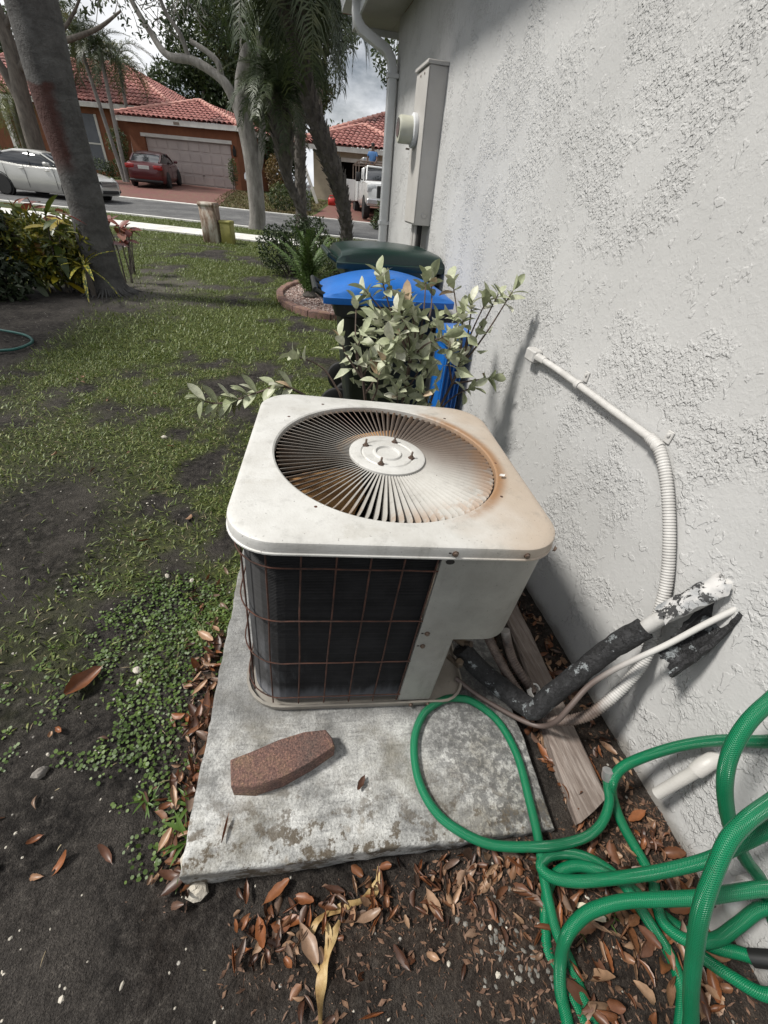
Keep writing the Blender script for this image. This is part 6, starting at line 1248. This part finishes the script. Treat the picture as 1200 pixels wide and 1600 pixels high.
# tufts at the pad's left edge and little seedlings under the hose
def tuft(label, x, y, n, L, seed, z0=None):
    r = random.Random(seed); t_ = thing('weed_tuft', label, 'weed', (x, y, G(x, y)))
    for k in range(n): obj('blade', TB[k % 2], t_, (r.uniform(-.012, .012), r.uniform(-.012, .012), 0), (r.uniform(-.2, .2), -r.uniform(.35, 1.2), k*2.4), L*r.uniform(.7, 1.2))
m_tuft = leafmat('tuft_blade', [(0, (.06, .12, .02)), (1, (.11, .19, .035))], .45, .3, True); TB = [leaf_mesh('blade', 1, .11, m_tuft, .4, .35, 7), leaf_mesh('blade', 1, .15, m_tuft, .4, .6, 7)]
tuft('green grass tuft growing at the pad left edge by the white rock', -.590, -.640, 16, .085, 1); tuft('broad-leaved weed tuft just above the white rock', -.600, -.560, 12, .065, 2); tuft('small green tuft at the pad edge beside the leaf drift', -.565, -.45, 9, .05, 3); tuft('thin weed tuft on bare soil left of the leaf drift', -.73, -.52, 12, .045, 4)
tuft('tiny bright green seedling left of the pale leaf under the hose', .375, -1.012, 6, .032, 5); tuft('tiny bright green seedling right of the pale leaf under the hose', .475, -1.030, 7, .034, 6)

# dead leaves
m_dead = leafmat('dead_leaf', [(0, (.045, .020, .012)), (.2, (.10, .040, .020)), (.45, (.215, .075, .026)), (.6, (.19, .095, .052)), (.74, (.33, .20, .12)), (.88, (.17, .115, .085)), (1, (.07, .03, .018))], .42, .08, True)
def dead_mesh(L, W, curl, roll, seed):
    r = random.Random(seed); b = MB(); V = []; n, m = 8, 4
    for i in range(n+1):
        f = i/n; w = W*.5*(math.sin(PI*min(.985, f*.93+.05))**.75)*(1+.14*r.uniform(-1, 1)); x = L*(f-.5); zc = curl*L*((f-.5)**2)*2-curl*L*.1
        for j in range(m+1):
            g_ = j/m*2-1; V.append((x, w*g_*math.cos(roll*abs(g_)*.7), zc+w*roll*g_*g_*.75+.0006*r.uniform(-1, 1)))
    F = [(i*(m+1)+j, (i+1)*(m+1)+j, (i+1)*(m+1)+j+1, i*(m+1)+j+1) for i in range(n) for j in range(m)]
    b.add(V, F); s = len(b.v); b.add([(L*.5, -.0012, curl*L*.4), (L*.5, .0012, curl*L*.4), (L*.62, 0, curl*L*.5+.002)], [(0, 1, 2)])
    return b.mesh('dead_leaf', m_dead, 80)
DL = [dead_mesh(.075, .026, .16, .8, 1), dead_mesh(.085, .030, .30, .5, 2), dead_mesh(.065, .024, -.18, 1.2, 3), dead_mesh(.090, .036, .10, .6, 4), dead_mesh(.055, .024, .40, 1.5, 5), dead_mesh(.070, .034, -.22, .8, 6), dead_mesh(.080, .020, .20, 1.7, 7), dead_mesh(.045, .030, .35, .9, 8), dead_mesh(.060, .040, .15, -.7, 9), dead_mesh(.050, .018, -.3, 1.0, 10)]
rr_ = random.Random(17)
def on_pad(x, y):
    q = RM.transposed() @ (Vector((x, y, .09))-O_AC); return -.50 < q.x < .52 and -.80 < q.y < .46
def drop(x, y, label, group, z=0., s=1., mesh=None, rot=None):
    o = obj('fallen_leaf', mesh or rr_.choice(DL), None, (x, y, G(x, y)+.006+z), rot or (rr_.gauss(0, .4), rr_.gauss(0, .35), rr_.uniform(0, 2*PI)), s*rr_.uniform(.72, 1.15)); return tag(o, label, 'leaf', group)
def zone(n, fx, label, group, pile=.02, s=1.):
    c = 0; g_ = 0
    while c < n and g_ < n*20:
        g_ += 1; x, y = fx()
        if on_pad(x, y) or x > wallx(y)-.03: continue
        drop(x, y, label, group, rr_.uniform(0, pile), s); c += 1
for yc, n_, ww in ((-.62, 30, 'near the white corner rocks'), (-.40, 44, 'beside the paver'), (-.10, 28, 'beside the coil')):
    zone(n_, lambda: (-.572-abs(rr_.gauss(0, .045)), yc+rr_.uniform(-.16, .16)), 'dead brown leaf in the drift along the pad left edge '+ww, 'leaves drifted along the pad '+ww, .03, .80)
zone(14, lambda: (rr_.uniform(-.72, -.56), rr_.uniform(.1, .45)), 'dead leaf among the weeds left of the air conditioner', 'leaves among the weeds left of the unit', .012, .62)
zone(78, lambda: (rr_.uniform(-.46, .34), -.878+rr_.gauss(0, .04)-.0*1), 'dead brown leaf on the soil along the front edge of the pad', 'leaves along the front edge of the pad', .015, .72)
zone(58, lambda: (rr_.uniform(.27, .74), rr_.uniform(-1.20, -.90)), 'dead brown leaf lying under the heaped hose', 'leaves under the heaped hose', .025, .80)
zone(60, lambda: (rr_.choice((rr_.uniform(.515, .545), rr_.uniform(.66, .80))), rr_.uniform(-.92, .1)), 'dead leaf caught in the gap between pad, board and wall', 'leaves in the gap by the wall', .02, .70)
zone(16, lambda: (rr_.uniform(-.42, .2), rr_.uniform(-1.12, -.96)), 'dead leaf on bare dark soil in the near foreground', 'leaves on the near bare soil', .004, .62)
zone(16, lambda: (rr_.uniform(-1.15, -.66), rr_.uniform(-.80, -.25)), 'single dead leaf on the bare soil left of the pad', 'leaves on the bare soil left of the pad', .003, .68)
zone(14, lambda: (rr_.uniform(-2.2, -.7), rr_.uniform(.4, 3.2)), 'small dead leaf lying in the lawn', 'leaves in the lawn', .02, .7)
def rest(x, y, z, label, rot, mesh, s=1.): o = obj('fallen_leaf', mesh, None, (x, y, z), rot, s); return tag(o, label, 'leaf')
rest(-.480, -.669, .132, 'narrow red-brown leaf lying on the pad near its front left corner', (0.1, -.06, 1.35), DL[6], .72)
rest(-.110, -.624, .112, 'small orange-brown leaf lying on the pad right of the paver', (.1, .06, .9), DL[3], .48)
rest(-1.02, -.10, .02, 'big crumpled dark brown leaf on the weeds at left', (.2, .1, .9), dead_mesh(.11, .065, .2, .9, 21), 1.15)
rest(-.285, -.91, .02, 'largest reddish-brown leaf below the front edge of the pad', (.1, .05, 2.0), dead_mesh(.085, .036, .14, .6, 22), 1.0)
m_pale = leafmat('pale_leaf', [(0, (.50, .45, .34)), (1, (.55, .50, .38))], .6, .1, True); q = dead_mesh(.075, .030, .12, .4, 23); q.materials.clear(); q.materials.append(m_pale); rest(.425, -1.005, .06, 'pale cream leaf lying under the hose between two seedlings', (.1, .1, 2.5), q)
m_pet = leafmat('white_petal', [(0, (.75, .74, .72)), (1, (.78, .77, .75))], .6, .2, True); q = dead_mesh(.022, .013, .1, .3, 24); q.materials.clear(); q.materials.append(m_pet)
tag(obj('petal', q, None, (.369, -.135, .836), (.05, .1, .4)), 'small white petal on the lid beside the louvred opening', 'petal')
# curled straps of dry palm leaf in front of the pad
m_strap = leafmat('dry_strap', [(.3, (.16, .09, .035)), (.5, (.36, .24, .10)), (.7, (.48, .36, .18))], .55, .1, scale=25)
st_ = thing('dry_palm_straps', 'curled tan straps of dry palm leaf in front of the pad', 'dry leaf')
def strap(pts, w, seed):
    r = random.Random(seed); P = crom(pts, 8); b = MB(); V = []; n = len(P); ph = r.uniform(0, 6)
    for i, q in enumerate(P):
        tg = (P[min(i+1, n-1)]-P[max(i-1, 0)]).normalized(); s = Vector((-tg.y, tg.x, 0)).normalized(); tw = math.sin(i*.28+ph)*.9; d = s*math.cos(tw)+Vector((0, 0, 1))*math.sin(tw); ww = w*(.35+.65*math.sin(PI*min(.97, max(.05, i/n))))/2; q = q+Vector((0, 0, G(q.x, q.y)+.006+abs(math.sin(tw))*ww))
        V += [q-d*ww, q+Vector((0, 0, .002)), q+d*ww]
    F = []
    for i in range(n-1): a = i*3; F += [(a, a+3, a+4, a+1), (a+1, a+4, a+5, a+2)]
    b.add(V, F); b.build('strap', m_strap, st_, 80)
strap([(-.268, -1.04, 0), (-.262, -.985, 0), (-.240, -.93, 0), (-.205, -.885, 0)], .028, 1); strap([(-.265, -.96, 0), (-.285, -.915, 0), (-.262, -.875, 0), (-.20, -.862, 0), (-.14, -.858, 0), (-.10, -.828, 0)], .020, 2); strap([(-.25, -.97, 0), (-.235, -.90, 0), (-.25, -.87, 0)], .018, 3); strap([(-.12, -.87, 0), (-.10, -.84, 0), (-.085, -.80, 0)], .018, 4)
m_crump = leafmat('crumpled_leaf', [(.3, (.10, .05, .03)), (.6, (.24, .13, .09))], .6, .05, scale=30)
# rocks
m_rock = pm('pale_limestone', (.55, .51, .44), (.36, .33, .28), 22, .9, .006, 60)
def rock(x, y, rad, label, seed, mat=None, z=0):
    r = random.Random(seed); b = MB(); rings = []; n = 9
    for i in range(7):
        ph = -PI/2+PI*i/6; rings.append([(rad*math.cos(ph)*math.cos(2*PI*k/n)*(1+r.uniform(-.22, .22))+1e-4*k, rad*.75*math.cos(ph)*math.sin(2*PI*k/n)*(1+r.uniform(-.22, .22)), rad*.65*math.sin(ph)*(1+r.uniform(-.15, .15))) for k in range(n)])
    b.loft(rings); o = tag(b.build('rock', mat or m_rock, None, 30), label, 'rock'); o.location = (x, y, G(x, y)+rad*.35+z); o.rotation_euler = (0, 0, r.uniform(0, 6)); return o
rock(-.572, -.690, .034, 'cream limestone rock at the front left corner of the pad', 1, z=.03); rock(-.560, -.755, .030, 'grey-white rock tucked below the cream corner rock', 2, z=.005)
rock(-.858, -.075, .017, 'upper of two small white rocks in the weeds', 3); rock(-.838, -.125, .016, 'lower of two small white rocks in the weeds', 4); rock(-1.053, -.385, .022, 'small grey stone on bare soil at the left edge', 5, pm('grey_stone', (.22, .20, .18), (.14, .13, .12), 30, .9, .004))
rock(-.73, .36, .013, 'tiny white chip in the weeds nearest the unit', 6); rock(-.84, .40, .014, 'tiny white chip in the weeds further from the unit', 7); rock(-1.10, 1.75, .022, 'pale flat stone half buried in the lawn', 8)
# fine litter and grit
r = np.random.default_rng(12); n = 9000; x = np.concatenate([r.uniform(-.5, .82, n), r.normal(-.62, .06, n//6), r.uniform(.5, .82, n//3)]); y = np.concatenate([r.uniform(-1.25, -.80, n), r.uniform(-.8, .1, n//6), r.uniform(-1, .3, n//3)]); k = r.random(len(x)) < litter_mask(x, y)*.8; x, y = x[k], y[k]
n = len(x); a = r.random(n)*2*PI; l = .0022+.010*r.random(n)**3; w = l*r.uniform(.12, .5, n); z = ground_z(x, y)+.002+r.random(n)*.006; dx, dy = np.cos(a), np.sin(a); tz_ = r.normal(0, .3, n)*l; jj = r.uniform(-1, 1, (n, 3))*(l*.35)[:, None]
V = np.stack([np.stack([x-dx*l-dy*w*.4, y-dy*l+dx*w*.4, z-tz_], 1), np.stack([x-dx*l*.2+dy*w, y-dy*l*.2-dx*w, z], 1)+jj*.4, np.stack([x+dx*l, y+dy*l, z+tz_], 1), np.stack([x+dx*l*.3-dy*w, y+dy*l*.3+dx*w, z], 1)-jj*.4], 1).reshape(-1, 3)
tag(obj('leaf_litter', np_mesh('leaf_litter', V, np.arange(4*n).reshape(-1, 4), leafmat('mulch_bits', [(.3, (.03, .014, .008)), (.5, (.10, .05, .028)), (.7, (.22, .13, .08))], .7, .0, scale=60), False)), 'brown leaf fragments covering the soil by the pad', 'leaf litter', kind='stuff')
xs = r.uniform(-1.35, .5, 420); ys = r.uniform(-1.2, 1.2, 420); k = np.array([not on_pad(a, b) for a, b in zip(xs, ys)]); tag(pebbles('grit', xs[k], ys[k], ground_z(xs[k], ys[k]), np.where(r.random(k.sum()) < .12, .006, .003), m_rock, 5), 'small pale grit scattered over the dark soil', 'grit', kind='stuff')
xs = r.normal(.20, .06, 60); ys = r.normal(-1.02, .05, 60); tag(pebbles('grit', xs, ys, ground_z(xs, ys), np.full(60, .006), pm('grey_grit', (.19, .18, .16), (.10, .095, .085), 60, .9), 6), 'patch of grey grit left of the hose', 'grit', kind='stuff')

# the many smaller and half-buried leaves beyond the ones set out singly: one mass per strip
m_mass, t, p = newmat('leaf_mass'); an = N(t, 'ShaderNodeAttribute'); an.attribute_name = 'tone'
c = ramp(t, an.outputs['Fac'], [(0, (.035, .016, .010)), (.25, (.085, .035, .018)), (.45, (.155, .058, .022)), (.6, (.15, .08, .045)), (.78, (.27, .17, .105)), (1, (.06, .035, .025))]); c = mixc(t, .5, c, ramp(t, noise(t, wpos(t), 70, 4), [(.3, (.55, .55, .55)), (.7, (1.3, 1.3, 1.3))]), 'MULTIPLY')
t.links.new(c, p.inputs['Base Color']); p.inputs['Roughness'].default_value = .45
def leaf_mass(name, label, pts, seed, s=.6):
    r = np.random.default_rng(seed); VV, FF, TT = [], [], []; base = 0
    src = []
    for me in DL:
        v = np.array([q.co[:] for q in me.vertices]); f = [tuple(q.vertices) for q in me.polygons if len(q.vertices) == 4]; src.append((v, np.array(f)))
    for (x, y) in pts:
        v, f = src[r.integers(len(src))]; e = Matrix.Rotation(r.uniform(0, 2*PI), 3, 'Z') @ Matrix.Rotation(r.normal(0, .5), 3, 'Y') @ Matrix.Rotation(r.normal(0, .5), 3, 'X'); w = v @ np.array(e).T*s*r.uniform(.5, 1.15)
        w = w+np.array([x, y, G(x, y)+.003+r.random()*.014]); VV.append(w); FF.append(f+base); base += len(w); TT.append(np.full(len(w), r.random()))
    o = obj(name, np_mesh(name, np.concatenate(VV), np.concatenate(FF), m_mass, True, attr={'tone': np.concatenate(TT)})); return tag(o, label, 'leaf litter', kind='stuff')
def pts_in(n, fx):
    o = []; k = 0
    while len(o) < n and k < n*20:
        k += 1; x, y = fx()
        if not on_pad(x, y) and x < wallx(y)-.025: o.append((x, y))
    return o
leaf_mass('leaf_litter', 'packed dead leaves filling the gap between board and wall', pts_in(190, lambda: (rr_.choice((rr_.uniform(.515, .55), rr_.uniform(.66, .80))), rr_.uniform(-1.0, .25))), 81, .62)
leaf_mass('leaf_litter', 'packed dead leaves on the soil under the heaped hose', pts_in(130, lambda: (rr_.uniform(.24, .78), rr_.uniform(-1.22, -.88))), 82, .92)
leaf_mass('leaf_litter', 'packed small dead leaves along the front edge of the pad', pts_in(130, lambda: (rr_.uniform(-.46, .36), -.862+rr_.gauss(0, .032))), 83, .6)
leaf_mass('leaf_litter', 'packed small dead leaves along the left edge of the pad', pts_in(150, lambda: (-.565-abs(rr_.gauss(0, .05)), rr_.uniform(-.74, .12))), 84, .62)
